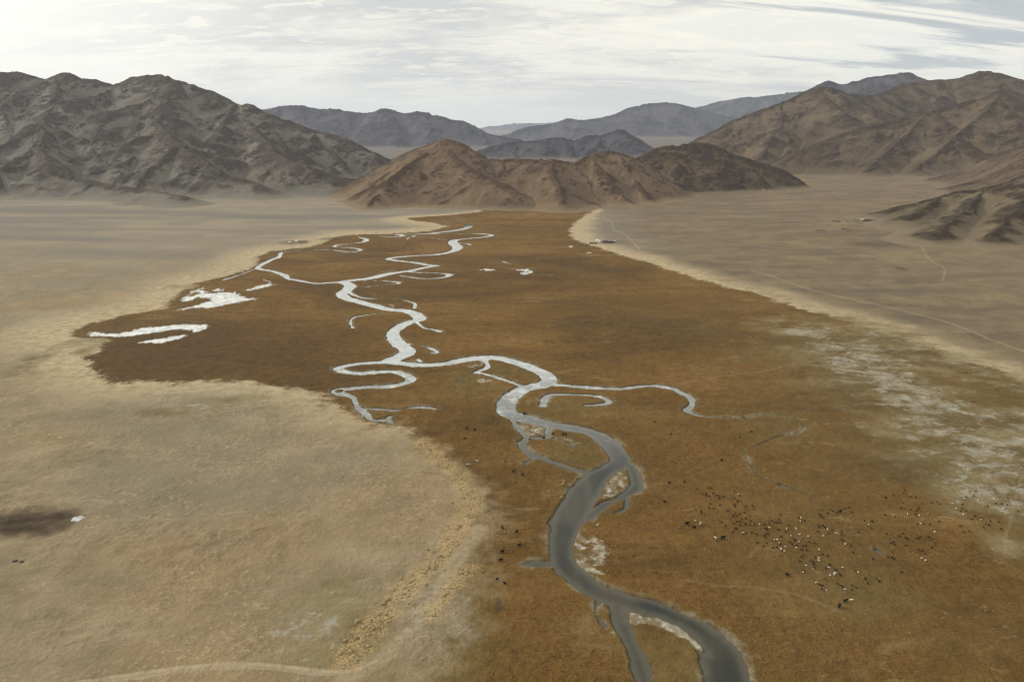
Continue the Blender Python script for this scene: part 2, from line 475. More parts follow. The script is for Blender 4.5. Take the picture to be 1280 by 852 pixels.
def ground_material():
    m = NT('ground')
    P = m.pos()
    n300, n90, n28 = m.noise(P, 300, 4), m.noise(P, 90, 4), m.noise(P, 28, 5, 0.6)
    n9, n3, n1 = m.noise(P, 9, 5, 0.65), m.noise(P, 3, 5, 0.65), m.noise(P, 0.9, 3, 0.6)
    PS = m.pos((1.0, 0.45, 1), 0.25)           # wind-combed streaks
    st = m.noise(PS, 7, 5, 0.65, 0.6)
    st2 = m.noise(m.pos((0.6, 1.0, 1), -0.35), 6, 6, 0.72, 1.6)
    sd = m.attr('meadow')
    wob = m.add(m.mul(m.add(n28, -0.5), 26), m.add(m.mul(m.add(n9, -0.5), 16), m.mul(m.add(n3, -0.5), 9)))
    soft = m.attr('soft')
    wob = m.mul(wob, m.add(m.add(0.55, m.mul(m.attr('fringe_on'), .9)), m.mul(soft, 1.6)))
    sdw = m.add(sd, wob)
    wid = m.add(m.add(2.0, m.mul(m.attr('fringe_on'), 4)), m.mul(soft, 16))
    meadow = m.step(m.math('DIVIDE', sdw, wid), -1, 1, 1, 0)
    # --- dry plains
    patch = m.step(m.noise(P, 70, 4, .6), .42, .62)
    grey = m.mix(m.step(n90, .3, .7), (.215, .182, .132), (.275, .232, .170))
    grey = m.mix(m.step(m.noise(m.pos((0.16, 1, 1), 0.15), 150, 5, .5), .40, .62), grey, (.172, .155, .128))
    grey = m.mix(m.mul(m.step(m.noise(m.pos((0.14, 1, 1), 0.05), 110, 5, .55), .54, .68), .6), grey, (.30, .245, .155))
    tan = m.mix(m.step(n28, .3, .7), (.207, .160, .097), (.292, .230, .146))
    tan = m.mix(m.mul(m.step(n90, .45, .66), .75), tan, (.285, .195, .103))
    tan = m.mix(m.mul(m.step(m.noise(P, 150, 4, .5), .48, .60), .6), tan, (.198, .171, .124))
    spk = m.step(n1, .60, .68)
    tan = m.mix(m.mul(spk, m.add(.12, m.mul(patch, .4))), tan, (.085, .064, .036))
    tan = m.mix(m.attr('pink'), tan, m.mix(m.step(n9, .3, .7), (.215, .148, .080), (.300, .215, .122)))
    tan = m.mix(m.mul(m.step(m.noise(P, 45, 5), .46, .7), .55), tan, (.165, .142, .090))
    tan = m.mix(m.mul(m.step(n3, .50, .68), m.add(.15, m.mul(patch, .5))), tan, (.40, .325, .20))
    tan = m.mix(m.mul(m.step(m.noise(P, 5, 5, .7), .56, .70), m.add(.12, m.mul(patch, .45))), tan, (.165, .125, .072))
    tan = m.mix(m.mul(m.step(m.noise(P, 1.7, 4, .7), .58, .72), .55), tan, (.13, .098, .052))
    brown = m.mix(m.step(n28, .3, .7), (.150, .112, .070), (.205, .155, .098))
    brown = m.mix(m.step(m.noise(m.pos((0.3, 1, 1), 0.35), 40, 4), .42, .68), brown, (.128, .100, .068))
    brown = m.mix(m.mul(m.step(n90, .52, .72), .7), brown, (.235, .178, .100))
    trail = m.step(m.math('ABSOLUTE', m.add(m.noise(m.pos((.6, 1, 1), .5), 60, 3, .45, .8), -.5)), .0, .007, 1, 0)
    tan = m.mix(m.mul(m.mul(trail, m.step(n28, .4, .6)), .35), tan, (.37, .30, .19))
    plain = m.mix(m.attr('near'), grey, tan)
    plain = m.mix(m.attr('right'), plain, brown)
    plain = m.mix(m.attr('far'), plain, (.125, .107, .094))
    plain = m.mix(m.mul(m.step(n1, .35, .75), .22), plain, (.10, .078, .045))
    # --- straw fringe round the meadow
    sdf = m.add(sdw, m.mul(m.add(n90, -0.5), 60))
    fringe = m.mul(m.step(sdf, 12, m.attr('fringe'), 1, 0), m.attr('fringe_on'))
    straw = m.mix(m.step(n9, .35, .65), (.315, .246, .146), (.450, .366, .235))
    plain = m.mix(m.mul(fringe, .92), plain, straw)
    # --- meadow
    red = m.mix(m.step(n28, .32, .68), (.092, .048, .0115), (.130, .069, .0170))
    red = m.mix(m.mul(m.step(n9, .40, .66), .55), red, (.160, .088, .0245))
    red = m.mix(m.mul(m.step(n300, .46, .62), .7), red, (.090, .052, .0165))
    red = m.mix(m.mul(m.step(n90, .52, .70), .55), red, (.180, .115, .038))
    red = m.mix(m.mul(m.step(st2, .55, .72), m.mul(m.step(n90, .42, .62), .6)), red, (.235, .160, .065))
    red = m.mix(m.mul(m.step(n3, .48, .66), .62), red, (.046, .027, .009))
    red = m.mix(m.mul(m.step(n1, .48, .68), .55), red, (.215, .124, .038))
    red = m.mix(m.mul(m.step(m.noise(m.pos((1, .6, 1), .6), 5, 5, .7), .54, .68), .5), red, (.190, .110, .033))
    big = m.noise(m.pos((.5, 1, 1), .1), 130, 5, .6, .8)
    red = m.mix(m.mul(m.step(big, .49, .36), .75), red, m.mix(m.step(n9, .35, .65), (.058, .034, .012), (.098, .058, .019)))
    red = m.mix(m.mul(m.step(big, .51, .62), .6), red, m.mix(m.step(n9, .35, .65), (.150, .083, .0225), (.215, .126, .040)))
    tanp = m.mul(m.step(m.noise(m.pos((.45, 1, 1), -.35), 40, 6, .66, 1.2), .56, .68), m.step(m.noise(P, 220, 3), .46, .58))
    red = m.mix(m.mul(tanp, .6), red, (.255, .178, .085))
    scar = m.step(m.math('ABSOLUTE', m.add(m.noise(P, 60, 3, .45, 1.2), -.5)), 0.0, .009, 1, 0)
    red = m.mix(m.mul(m.mul(scar, m.step(n90, .46, .62)), .32), red, m.mix(m.step(n300, .45, .55), (.062, .040, .015), (.235, .165, .072)))
    red = m.mix(m.mul(m.attr('peat'), .75), red, m.mix(m.step(n9, .35, .7), (.056, .033, .0125), (.095, .054, .018)))
    red = m.mix(m.mul(m.attr('olive'), .75), red, m.mix(m.step(n9, .35, .65), (.098, .078, .026), (.155, .115, .044)))
    hollow = m.mul(m.step(m.noise(m.pos((.6, 1, 1), .2), 20, 5, .62, .8), .60, .70), m.step(m.noise(P, 180, 3), .44, .58))
    red = m.mix(m.mul(hollow, .6), red, (.050, .033, .014))
    dull = m.mul(m.attr('wisp'), m.step(n90, .30, .62))
    red = m.mix(m.mul(dull, .5), red, m.mix(m.step(n3, .35, .65), (.078, .054, .023), (.150, .108, .052)))
    col = m.mix(meadow, plain, red)
    # pale dry edge just inside
    col = m.mix(m.mul(m.step(m.math('ABSOLUTE', m.add(sdw, -4)), 0, 9, 1, 0), m.mul(m.attr('fringe_on'), .55)), col, straw)
    # scattered pale grass wisps towards the salt
    wisp = m.mul(m.step(st2, .56, .66), m.attr('wisp'))
    col = m.mix(m.mul(m.mul(wisp, m.step(n28, .40, .60)), .7), col, (.33, .24, .118))
    # --- salt
    sn = m.noise(m.pos((0.7, 1, 1), -0.25), 8, 6, 0.72, 0.6)
    sn2 = m.noise(m.pos((0.6, 1, 1), -0.25), 34, 5, .6)
    sv = m.add(m.add(m.mul(m.add(sn, -.5), 1.5), m.mul(m.add(sn2, -.5), 1.1)), .5)
    s = m.attr('salt')
    salt = m.mul(m.step(m.add(sv, m.mul(s, .46)), .84, 1.12), m.step(s, 0.02, .3))
    saltc = m.mix(m.step(n9, .35, .65), (.240, .220, .152), (.385, .38, .335))
    base_s = m.mul(m.step(s, .04, .6), .8)
    col = m.mix(m.mul(base_s, m.step(n28, .3, .6)), col, m.mix(m.step(sn2, .40, .58), (.118, .088, .036), (.205, .165, .088)))
    col = m.mix(m.mul(salt, .64), col, saltc)
    # --- tracks
    tr = m.mul(m.attr('track'), m.step(m.add(n9, m.mul(n3, .4)), .42, .72, .55, 1))
    col = m.mix(tr, col, m.mix(m.step(n3, .3, .7), (.31, .25, .165), (.41, .34, .235)))
    # --- tussock ground
    tz = m.attr('tussock')
    col = m.mix(m.mul(tz, m.step(n1, .42, .60)), col, (.43, .30, .13))
    col = m.mix(m.mul(tz, m.step(n1, .44, .34)), col, (.15, .105, .055))
    # --- stains
    col = m.mix(m.mul(m.attr('dark'), m.step(n9, .2, .6, .75, 1.0)), col, (.058, .042, .025))
    # --- bars and banks
    rs = m.attr('river')
    b = m.attr('bar')
    bp = m.step(m.add(m.add(m.mul(m.add(n9, -.5), 1.3), m.mul(m.add(n3, -.5), .7)), m.mul(b, .75)), .32, .78)
    bc = m.mix(m.step(m.noise(m.pos((1, .5, 1), .9), 6, 5, .6, 1.0), .40, .60), (.20, .172, .112), (.43, .41, .345))
    bc = m.mix(m.mul(m.step(n3, .54, .66), .7), bc, (.58, .57, .53))
    col = m.mix(m.mul(bp, m.step(b, 0.05, .3)), col, bc)
    mud = m.mix(m.step(n3, .3, .7), (.060, .043, .022), (.115, .085, .045))
    bank = m.mul(m.step(m.add(rs, m.mul(m.add(n3, -.5), 1.6)), .1, m.attr('bankw'), 1, 0), m.step(b, .2, .7, 1, 0.15))
    col = m.mix(bank, col, mud)
    silt = m.mul(m.mul(m.step(m.add(rs, m.mul(m.add(n9, -.5), 7)), 3.6, .6), m.step(m.noise(P, 34, 4, .6), .46, .56)), m.step(m.noise(P, 7, 4), .35, .55))
    col = m.mix(m.mul(silt, .58), col, m.mix(m.step(n3, .35, .65), (.20, .175, .125), (.36, .335, .28)))
    wet = m.mul(m.step(m.add(rs, m.mul(m.add(n9, -.5), 9)), 0, 7, 1, 0), .35)
    col = m.mix(m.mul(wet, meadow), col, (.135, .092, .030))
    h = m.add(m.mul(n3, .55), m.add(m.mul(n1, .25), m.mul(n9, 1.1)))
    nrm = m.bump(h, 1.3, 1.0)
    return m.done(col, .95, nrm, .08)


def water_material():
    m = NT('river_water')
    P = m.pos()
    n20, n6, n2 = m.noise(P, 22, 4, .6, .8), m.noise(P, 6, 4, .6, .6), m.noise(P, 2, 3)
    rs = m.attr('river')
    deep = m.mix(m.step(m.noise(m.pos((1, .45, 1), .5), 26, 4, .55, .5), .30, .70), (.018, .0215, .0160), (.060, .052, .037))
    deep = m.mix(m.mul(m.step(m.add(rs, m.mul(m.add(n6, -.5), 3)), -5.0, .2), .75), deep, (.098, .088, .062))
    ice_sheen = m.attr('ice')
    ice = m.step(m.add(ice_sheen, m.add(m.mul(m.add(n20, -.5), .9), m.mul(m.add(n6, -.5), .5))), .34, .70)  # ice cover and bright sky reflection share one paleness put into the colour
    ice_sheen_col = m.mix(m.step(n6, .3, .7), (.36, .39, .385), (.50, .53, .53))
    ice_sheen_col = m.mix(m.step(ice_sheen, .65, .98), ice_sheen_col, m.mix(m.step(n6, .3, .7), (.34, .36, .36), (.54, .56, .555)))
    thin = m.mul(m.step(ice_sheen, .12, .5), .55)
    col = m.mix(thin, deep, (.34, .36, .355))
    col = m.mix(ice, col, ice_sheen_col)
    rough = m.add(.16, m.mul(ice, .25))
    nrm = m.bump(m.add(n2, m.mul(n6, .6)), .05, .5)
    m.bsdf.inputs['IOR'].default_value = 1.33
    return m.done(col, rough, nrm, .5)


def ice_material():
    m = NT('ice')
    P = m.pos()
    n6, n2 = m.noise(P, 9, 5, .65), m.noise(P, 2.5, 4)
    col = m.mix(m.step(n6, .36, .60), (.40, .42, .415), (.72, .73, .715))
    crack = m.step(m.math('ABSOLUTE', m.add(m.noise(P, 14, 4, .6, 1.0), -.5)), 0, .02, 1, 0)
    col = m.mix(m.mul(crack, .6), col, (.20, .185, .15))
    rim = m.step(m.add(m.attr('rim'), m.add(m.mul(m.add(n6, -.5), 14), m.mul(m.add(n2, -.5), 6))), -5, .5)
    col = m.mix(m.mul(rim, .85), col, m.mix(m.step(n2, .4, .6), (.085, .055, .022), (.20, .165, .11)))
    return m.done(col, .35, m.bump(n2, .06, .5), .4)


def rock_material(name, rock_a, rock_b, scree_a, scree_b, fan, size=1.0, steep=(.80, .55), strata=0.4):
    m = NT(name)
    P = m.pos()
    g = m.t.nodes.new('ShaderNodeNewGeometry')
    sx = m.t.nodes.new('ShaderNodeSeparateXYZ')
    m.t.links.new(g.outputs['True Normal'], sx.inputs[0])
    n400, n120, n40 = m.noise(P, 400 * size, 4), m.noise(P, 120 * size, 5, .6), m.noise(P, 40 * size, 5, .62)
    n14, n5 = m.noise(P, 14 * size, 5, .68), m.noise(P, 5 * size, 4, .65)
    nz = m.add(sx.outputs[2], m.add(m.mul(m.add(n40, -.5), .22), m.add(m.mul(m.add(n120, -.5), .55), m.mul(m.add(n14, -.5), .12))))
    nz = m.add(nz, m.mul(m.attr('convex'), -.85))
    rock = m.step(nz, steep[0], steep[1])
    rc = m.mix(m.step(n40, .34, .66), rock_a, rock_b)
    rc = m.mix(m.mul(m.step(n14, .46, .60), .6), rc, tuple(v * .42 for v in rock_a))
    rc = m.mix(m.mul(m.step(n5, .55, .70), .5), rc, tuple(v * 1.5 for v in rock_b))
    band = m.noise(m.pos((1, 1, 4), .4), 34 * size, 4, .6, 1.5)
    rc = m.mix(m.mul(m.step(band, .5, .62), strata), rc, tuple(v * .6 for v in rock_b))
    sc = m.mix(m.step(n120, .34, .66), scree_a, scree_b)
    sc = m.mix(m.mul(m.step(n14, .50, .68), .5), sc, tuple(v * .7 for v in scree_a))
    sc = m.mix(m.mul(m.step(n400, .5, .65), .35), sc, rock_b)
    rc = m.mix(m.mul(m.step(n400, .46, .60), .45), rc, tuple(v * .62 for v in rock_b))
    col = m.mix(rock, sc, rc)
    toe = m.step(m.add(m.attr('toe'), m.mul(m.add(n40, -.5), 18)), 0, 12 * size, 1, 0)
    col = m.mix(toe, col, m.mix(m.step(n40, .3, .7), fan, tuple(v * 1.18 for v in fan)))
    h = m.add(m.mul(n40, .6), m.add(m.mul(n14, .55), m.mul(n5, .25)))
    nrm = m.bump(h, 5.5 * size, 1.0)
    return m.done(col, .95, nrm, .05)


def plain_material(name, a, b, size=0.5, rough=.9):
    m = NT(name)
    P = m.pos()
    n = m.noise(P, size, 4, .6)
    return m.done(m.mix(m.step(n, .3, .7), a, b), rough, m.bump(n, .04, .6), .15)


# ------------------------------------------------------------------ the valley floor
def py_to_y(py):
    return flat(640, py)[1]


def build_ground():
    pys = np.concatenate([np.arange(900, 560, -1.0), np.arange(560, 262, -0.6)])
    y1 = np.array([py_to_y(p) for p in pys])
    ytail = np.geomspace(y1[-1] * 1.004, 45000, 170)
    yhead = np.linspace(-300, y1[0] - 2, 30)
    yr = np.concatenate([yhead, y1, ytail])
    s_in = np.arange(-790, 790.1, 1.25) / F
    s_out = np.geomspace(792 / F, 3.2, 40)
    s = np.concatenate([-s_out[::-1], s_in, s_out])
    G = Grid(s, yr)
    G.X[:30] = s[None, :] * (yr[30] * CP + H * SP) * 1.0
    X, Y = G.X, G.Y
    sd = poly_sd(MEADOW_W, X, Y)
    Z = ground_rise(X, Y, sd)
    # river
    river = np.full(X.shape, 60.0)
    for w, pts in STRANDS:
        xy = flats(pts)
        r = np.array([(p[2] if len(p) > 2 else w) / 2 for p in pts]) * (1 + .10 * sstep(650, 1000, xy[:, 1]))
        G.capsules(river, smooth_line(np.column_stack([xy, r]), False, 4), 45)
    dryline = np.full(X.shape, 60.0)
    for pts, w in ((DRY, .9), (DRY2, .2), (DRY3, .4)):
        xy = flats(pts)
        G.capsules(dryline, smooth_line(np.column_stack([xy, np.full(len(xy), w / 2)]), False, 4), 20)
    amp = np.clip((river + 4) / 7, .22, 1)
    river = river + amp * (fbm(X / 26, Y / 26, 3, 5) * 3.4 + fbm(X / 6.5, Y / 6.5, 4, 9, .7) * 3.0)
    bar = np.zeros(X.shape)
    for poly in ISLANDS:
        d = G.polygon(smooth_line(flats(poly), True, 3), 20)
        d = d + fbm(X / 5, Y / 5, 3, 15) * 1.2
        river = np.maximum(river, -d)
    for poly, v in BARS:
        d = G.polygon(smooth_line(flats(poly), True, 3), 25)
        bar = np.maximum(bar, v * sstep(2.2, -2.2, d + fbm(X / 6, Y / 6, 3, 25) * 2.2))
        if v > 1:
            river = np.maximum(river, -(d + fbm(X / 6, Y / 6, 3, 25) * 1.5) * .8)
    cell = np.gradient(yr)[:, None] * .5
    b = np.maximum(.9, cell)
    carve = sstep(b, -b, river)
    Z = Z - 1.7 * carve - .7 * sstep(.8, -.4, dryline)
    # hummocks
    hum = fbm(X / 6, Y / 6, 4, 71, .65) * .62 + fbm(X / 26, Y / 26, 3, 75) * .6
    lump = .45 + .75 * sstep(-.1, .35, fbm(X / 60, Y / 60, 3, 77))
    hum = np.where(sd > 0, hum * lump, hum)
    Z = Z + hum * (1 - carve) * sstep(2500, 700, Y) * sstep(1.0, 7.0, river)
    # raised sods at the edge of the tussock band and little scarps on the dry ground
    scarp = ridged(X / 38 + fbm(X / 20, Y / 20, 2, 3) * .5, Y / 15, 3, 41)
    Z = Z + scarp * 1.1 * lump * sstep(4, 30, sd) * sstep(1300, 500, Y)

    def lines(rows, margin=14.0):
        f = np.zeros(X.shape)
        for w, v, pts in rows:
            d = np.full(X.shape, 60.0)
            xy = on_grounds(pts)
            G.capsules(d, smooth_line(np.column_stack([xy, np.full(len(xy), w)]), False, 4), margin)
            soft = np.maximum(.45 * w, np.gradient(yr)[:, None] * .2)
            f = np.maximum(f, v * sstep(soft, -soft, d))
        return f
    track = lines(TRACKS)
    tuss = np.zeros(X.shape)
    for w, v, pts in TUSSOCK:
        d = np.full(X.shape, 60.0)
        xy = flats(pts)
        G.capsules(d, smooth_line(np.column_stack([xy, np.full(len(xy), w)]), False, 4), 20)
        tuss = np.maximum(tuss, .8 * v * sstep(5, -4, d + fbm(X / 7, Y / 7, 4, 33) * 9))
    salt = np.zeros(X.shape)
    for v, pts in SALT:
        d = np.full(X.shape, 200.0)
        xy = on_grounds([(p[0], p[1]) for p in pts])
        line = smooth_line(np.column_stack([xy, [p[2] * .40 for p in pts]]), False, 3)
        big = max(p[2] for p in pts)
        G.capsules(d, line, big * 1.6 + 10)
        salt = np.maximum(salt, v * sstep(big * 1.5, -big * .35, d + fbm(X / 30, Y / 30, 3, 91) * big * .5))

    def blob(px, py, rx, ry, e=.45):
        c = on_ground(px, py)
        f = np.zeros(X.shape)
        w = G.window(c[0] - 2.4 * rx, c[0] + 2.4 * rx, c[1] - 2.4 * ry, c[1] + 2.4 * ry)
        if w is not None:
            x, y = X[w], Y[w]
            q = np.hypot((x - c[0]) / rx, (y - c[1]) / ry) + fbm(x / rx * 1.3, y / ry * 1.3, 3, int(px)) * .5
            f[w] = sstep(1 + e, 1 - e, q)
        return f
    dark = np.maximum.reduce([blob(36, 654, 21, 15, .42), blob(622, 757, 2.2, 5, .6) * .75, blob(368, 303, 24, 24, .5) * .6, blob(410, 298.6, 18, 16, .5) * .6,
                              blob(756, 303, 14, 20, .6) * .55, blob(772, 302, 22, 18, .8) * .35, blob(1080, 276, 22, 26, .6) * .45, blob(1126, 336, 7, 14, .5) * .55,
                              blob(1100, 306, 48, 34, .4) * .42, blob(430, 312, 70, 60, .8) * .16])
    olive = np.maximum.reduce([blob(540, 815, 22, 26, .9) * .9, blob(590, 740, 10, 20, .9) * .5, blob(1250, 570, 60, 70, .9) * .6, blob(1080, 735, 20, 20, .9) * .55,
                               blob(590, 480, 22, 30, .7) * .6, blob(645, 460, 26, 24, .7) * .55, blob(720, 565, 20, 24, .6) * .6, blob(845, 830, 16, 20, .7) * .7, blob(700, 512, 22, 24, .8) * .6,
                               blob(960, 540, 24, 22, .8) * .3])
    peat = np.maximum.reduce([blob(210, 445, 150, 110, .5), blob(330, 440, 130, 110, .8) * .8, blob(400, 480, 70, 60, .8) * .85, blob(640, 350, 200, 160, .8) * .35])
    near = sstep(1250, 650, Y + 0.25 * X + fbm(X / 150, Y / 150, 3, 61) * 220)
    right = sstep(-30, 220, X - 0.08 * Y + fbm(X / 120, Y / 120, 3, 63) * 60)
    soft = sstep(620, 380, Y) * sstep(150, -20, X) * .9 + sstep(60, 240, X) * sstep(950, 500, Y) * .8
    fr = np.where(X > .06 * Y, 55, 95) * sstep(280, 800, Y) * (1 - .75 * sstep(1500, 1900, Y)) + 16
    fr_on = sstep(330, 640, Y)
    wisp = np.clip(sstep(20, 330, X) * sstep(1100, 650, Y) * .9, 0, 1)
    ob = grid_mesh('ground', X, Y, Z, ground_material(), dict(
        meadow=sd, river=np.minimum(river, np.minimum(dryline, 60)), bar=bar, track=track, tussock=tuss, salt=salt, dark=dark, olive=olive, peat=peat,
        near=near, right=right, far=.85 * sstep(2700, 4300, Y), pink=.8 * np.maximum(blob(250, 690, 48, 34, .9), blob(500, 620, 36, 36, .9)), bankw=1.3 + .0022 * np.clip(Y, 0, 1500) + 0 * X, soft=soft, fringe=fr, fringe_on=fr_on, wisp=wisp))
    ob['kind'] = 'structure'
    # water
    inside = river < 2.0 + cell
    keep = inside[:-1, :-1] & inside[1:, :-1] & inside[:-1, 1:] & inside[1:, 1:]
    ice = sstep(330, 800, Y)  # river whitens with distance: upstream ice plus painted sky reflection
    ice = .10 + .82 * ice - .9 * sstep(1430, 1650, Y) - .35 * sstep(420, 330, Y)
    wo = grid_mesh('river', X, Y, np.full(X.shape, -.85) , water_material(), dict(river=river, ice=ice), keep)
    wo['kind'] = 'structure'
    # ice sheets on the meadow
    im = ice_material()
    for k, poly in enumerate(ICE):
        p = smooth_line(on_grounds(poly), True, 3)
        m = 14
        w = G.window(p[:, 0].min() - m, p[:, 0].max() + m, p[:, 1].min() - m, p[:, 1].max() + m)
        d = poly_sd(p, X[w], Y[w])
        x, y = X[w], Y[w]
        scale = np.clip(np.gradient(yr)[w[0]][:, None] / 3, .35, 1)
        d = d + (fbm(x / 22, y / 30, 3, 81 + k) * 6 + fbm(x / 5, y / 9, 4, 85 + k, .7) * 13) * scale
        # the sheet bulges out of the ground; its rim dips under it
        z = Z[w] + np.clip(-d * .12, -.8, .16)
        kp = d < 2.5
        kk = kp[:-1, :-1] | kp[1:, :-1] | kp[:-1, 1:] | kp[1:, 1:]
        if not kk.any():
            continue
        io = grid_mesh('ice', x, y, z, im, dict(rim=d / np.maximum(scale, .6)), kk)
        io['kind'] = 'structure'
    return G, Z, tuss


G, GZ, TUSS = build_ground()


# ------------------------------------------------------------------ mountains
def box_blur(a, nr, nc):
    for ax, n in ((0, nr), (1, nc)):
        n = max(1, int(n))
        p = np.pad(a, [(n + 1, n) if k == ax else (0, 0) for k in range(2)], mode='edge')
        c = np.cumsum(p, ax)
        a = (np.take(c, range(2 * n + 1, c.shape[ax]), ax) - np.take(c, range(0, c.shape[ax] - 2 * n - 1), ax)) / (2 * n + 1)
    return a


def massif(name, ridges, mat, seed, px_step=1.25, y_step=6.0, depth=(900, 500), crest=(.42, .52, .58), flank=(.60, .70, .78), spacing=(150, 75, 45),
           levels=3, rough=10.0, warp=14.0, toe_k=9.0, minh=12.0, y_near=None, steep_front=0.0):
    rng = random.Random(seed)
    lines = []
    for r in ridges:
        lines.append(np.array([at_dist(*p) for p in r]))
    allp = np.concatenate(lines)
    y0 = y_near or allp[:, 1].min() - depth[0]
    y1 = allp[:, 1].max() + depth[1]
    pxs = [p[0] for r in ridges for p in r]
    s = (np.arange(min(pxs) - 140, max(pxs) + 140, px_step) - 640) / F
    g = Grid(s, np.arange(y0, y1, y_step))
    X, Y = g.X, g.Y
    q = warp * 7
    wx = X + fbm(X / q, Y / q, 3, seed + 1) * warp * 1.5
    wy = Y + fbm(X / q, Y / q, 3, seed + 2) * warp * 1.5
    base = 6.0
    field = np.full(X.shape, -400.0)

    def stamp(a, b, fs):
        r = (max(a[2], b[2]) + 30 - base) / fs + 3 * warp
        w = g.window(min(a[0], b[0]) - r, max(a[0], b[0]) + r, min(a[1], b[1]) - r, max(a[1], b[1]) + r)
        if w is None:
            return
        x, y = wx[w], wy[w]
        dx, dy = b[0] - a[0], b[1] - a[1]
        t = np.clip(((x - a[0]) * dx + (y - a[1]) * dy) / (dx * dx + dy * dy + 1e-9), 0, 1)
        d = np.hypot(x - a[0] - dx * t, y - a[1] - dy * t)
        np.maximum(field[w], a[2] + (b[2] - a[2]) * t - fs * d, out=field[w])

    def grow(line, lev):
        fs = flank[min(lev, len(flank) - 1)]
        for a, b in zip(line[:-1], line[1:]):
            stamp(a, b, fs)
        if lev >= levels - 1:
            return
        seg = np.hypot(np.diff(line[:, 0]), np.diff(line[:, 1]))
        tot = seg.sum()
        cum = np.concatenate([[0], np.cumsum(seg)])
        pos = rng.uniform(.2, .8) * spacing[lev]
        side = rng.choice((-1, 1))
        while pos < tot:
            i = min(np.searchsorted(cum, pos, 'right') - 1, len(seg) - 1)
            t = (pos - cum[i]) / max(seg[i], 1e-6)
            p = line[i] + (line[i + 1] - line[i]) * t
            tx, ty = (line[i + 1] - line[i])[:2] / max(seg[i], 1e-6)
            for sgn in ((-1, 1) if lev == 0 else (side,)):
                hgt = (p[2] - base) * rng.uniform(.85, 1.0)
                if hgt < minh:
                    continue
                ang = math.atan2(ty, tx) + sgn * (math.pi / 2 + rng.uniform(-.55, .55) - (0.55 if lev else 0))
                if lev == 0 and math.sin(ang) > .2 and rng.random() < .4:
                    continue
                cs = crest[lev] * rng.uniform(.85, 1.25)
                L = hgt / cs * (1.0 if lev == 0 else rng.uniform(.4, .9))
                n = max(4, int(L / (45 if lev == 0 else 28)))
                q = [np.array([p[0], p[1], p[2] - (2 + 3 * lev)])]
                a = ang
                for k in range(1, n + 1):
                    a += rng.uniform(-.28, .28)
                    stp = L / n
                    z = q[0][2] - cs * L * (k / n) ** rng.uniform(.88, 1.12)
                    z = min(z + rng.uniform(-.04, .06) * hgt, q[-1][2] - 1)
                    q.append(np.array([q[-1][0] + math.cos(a) * stp, q[-1][1] + math.sin(a) * stp, z]))
                grow(np.array(q), lev + 1)
            side = -side if rng.random() < .75 else side
            pos += spacing[lev] * rng.uniform(.65, 1.4)
    for ln in lines:
        grow(smooth_line(ln, False, 2), 0)
    sdm = poly_sd(MEADOW_C, X, Y)
    gz = ground_rise(X, Y, sdm)
    hh = field - gz
    body = sstep(0, 60, hh)
    k = rough * 6
    crag = sstep(-.05, .40, fbm(X / (k * 2.2), Y / (k * 2.2), 2, seed + 5))
    hh = hh + rough * body * ((ridged(wx / k, wy / k, 5, seed + 7, .55) - .55) * (.28 + 1.3 * crag) + .38 * fbm(X / (rough * 1.9), Y / (rough * 1.9), 3, seed + 9, .6) * (.4 + crag))
    R = rough * 4.5
    dm = .5 * (y0 + y1)
    top = np.maximum(hh, -20)
    soft = box_blur(box_blur(top, R / y_step, R / (px_step / F * dm)), R / y_step, R / (px_step / F * dm))
    convex = (top - soft) / R
    hh = toe_k * np.logaddexp(0, hh / toe_k) - 1.6
    keep = hh > -1.5
    keep = keep[:-1, :-1] | keep[1:, :-1] | keep[:-1, 1:] | keep[1:, 1:]
    ob = grid_mesh(name, X, Y, gz + hh, mat, dict(toe=hh, convex=convex), keep)
    ob['kind'] = 'structure'
    return ob


M_LEFT = rock_material('grey_rock', (.054, .043, .036), (.104, .080, .062), (.118, .107, .089), (.174, .156, .127), (.168, .148, .114), 1.0, (.88, .70))
M_HILL = rock_material('brown_rock', (.062, .040, .026), (.118, .076, .046), (.128, .089, .055), (.185, .128, .078), (.185, .138, .084), .8, (.86, .66))
M_RIGHT = rock_material('tan_rock', (.046, .033, .024), (.090, .063, .042), (.090, .067, .044), (.138, .104, .066), (.160, .127, .088), 1.0, (.86, .66))
M_DARK = rock_material('dark_rock', (.036, .026, .019), (.080, .055, .036), (.082, .060, .038), (.128, .094, .058), (.165, .130, .088), .8, (.90, .72))
M_KNOLL = rock_material('olive_rock', (.036, .027, .019), (.078, .058, .037), (.108, .084, .053), (.158, .124, .078), (.175, .138, .090), .6, (.93, .78))
M_FAR_HAZED = rock_material('hazed_far_rock', (.032, .030, .038), (.060, .053, .062), (.068, .062, .074), (.096, .087, .096), (.155, .130, .105), 2.2, (.86, .68))  # bluish tint of distant haze put into the rock colours

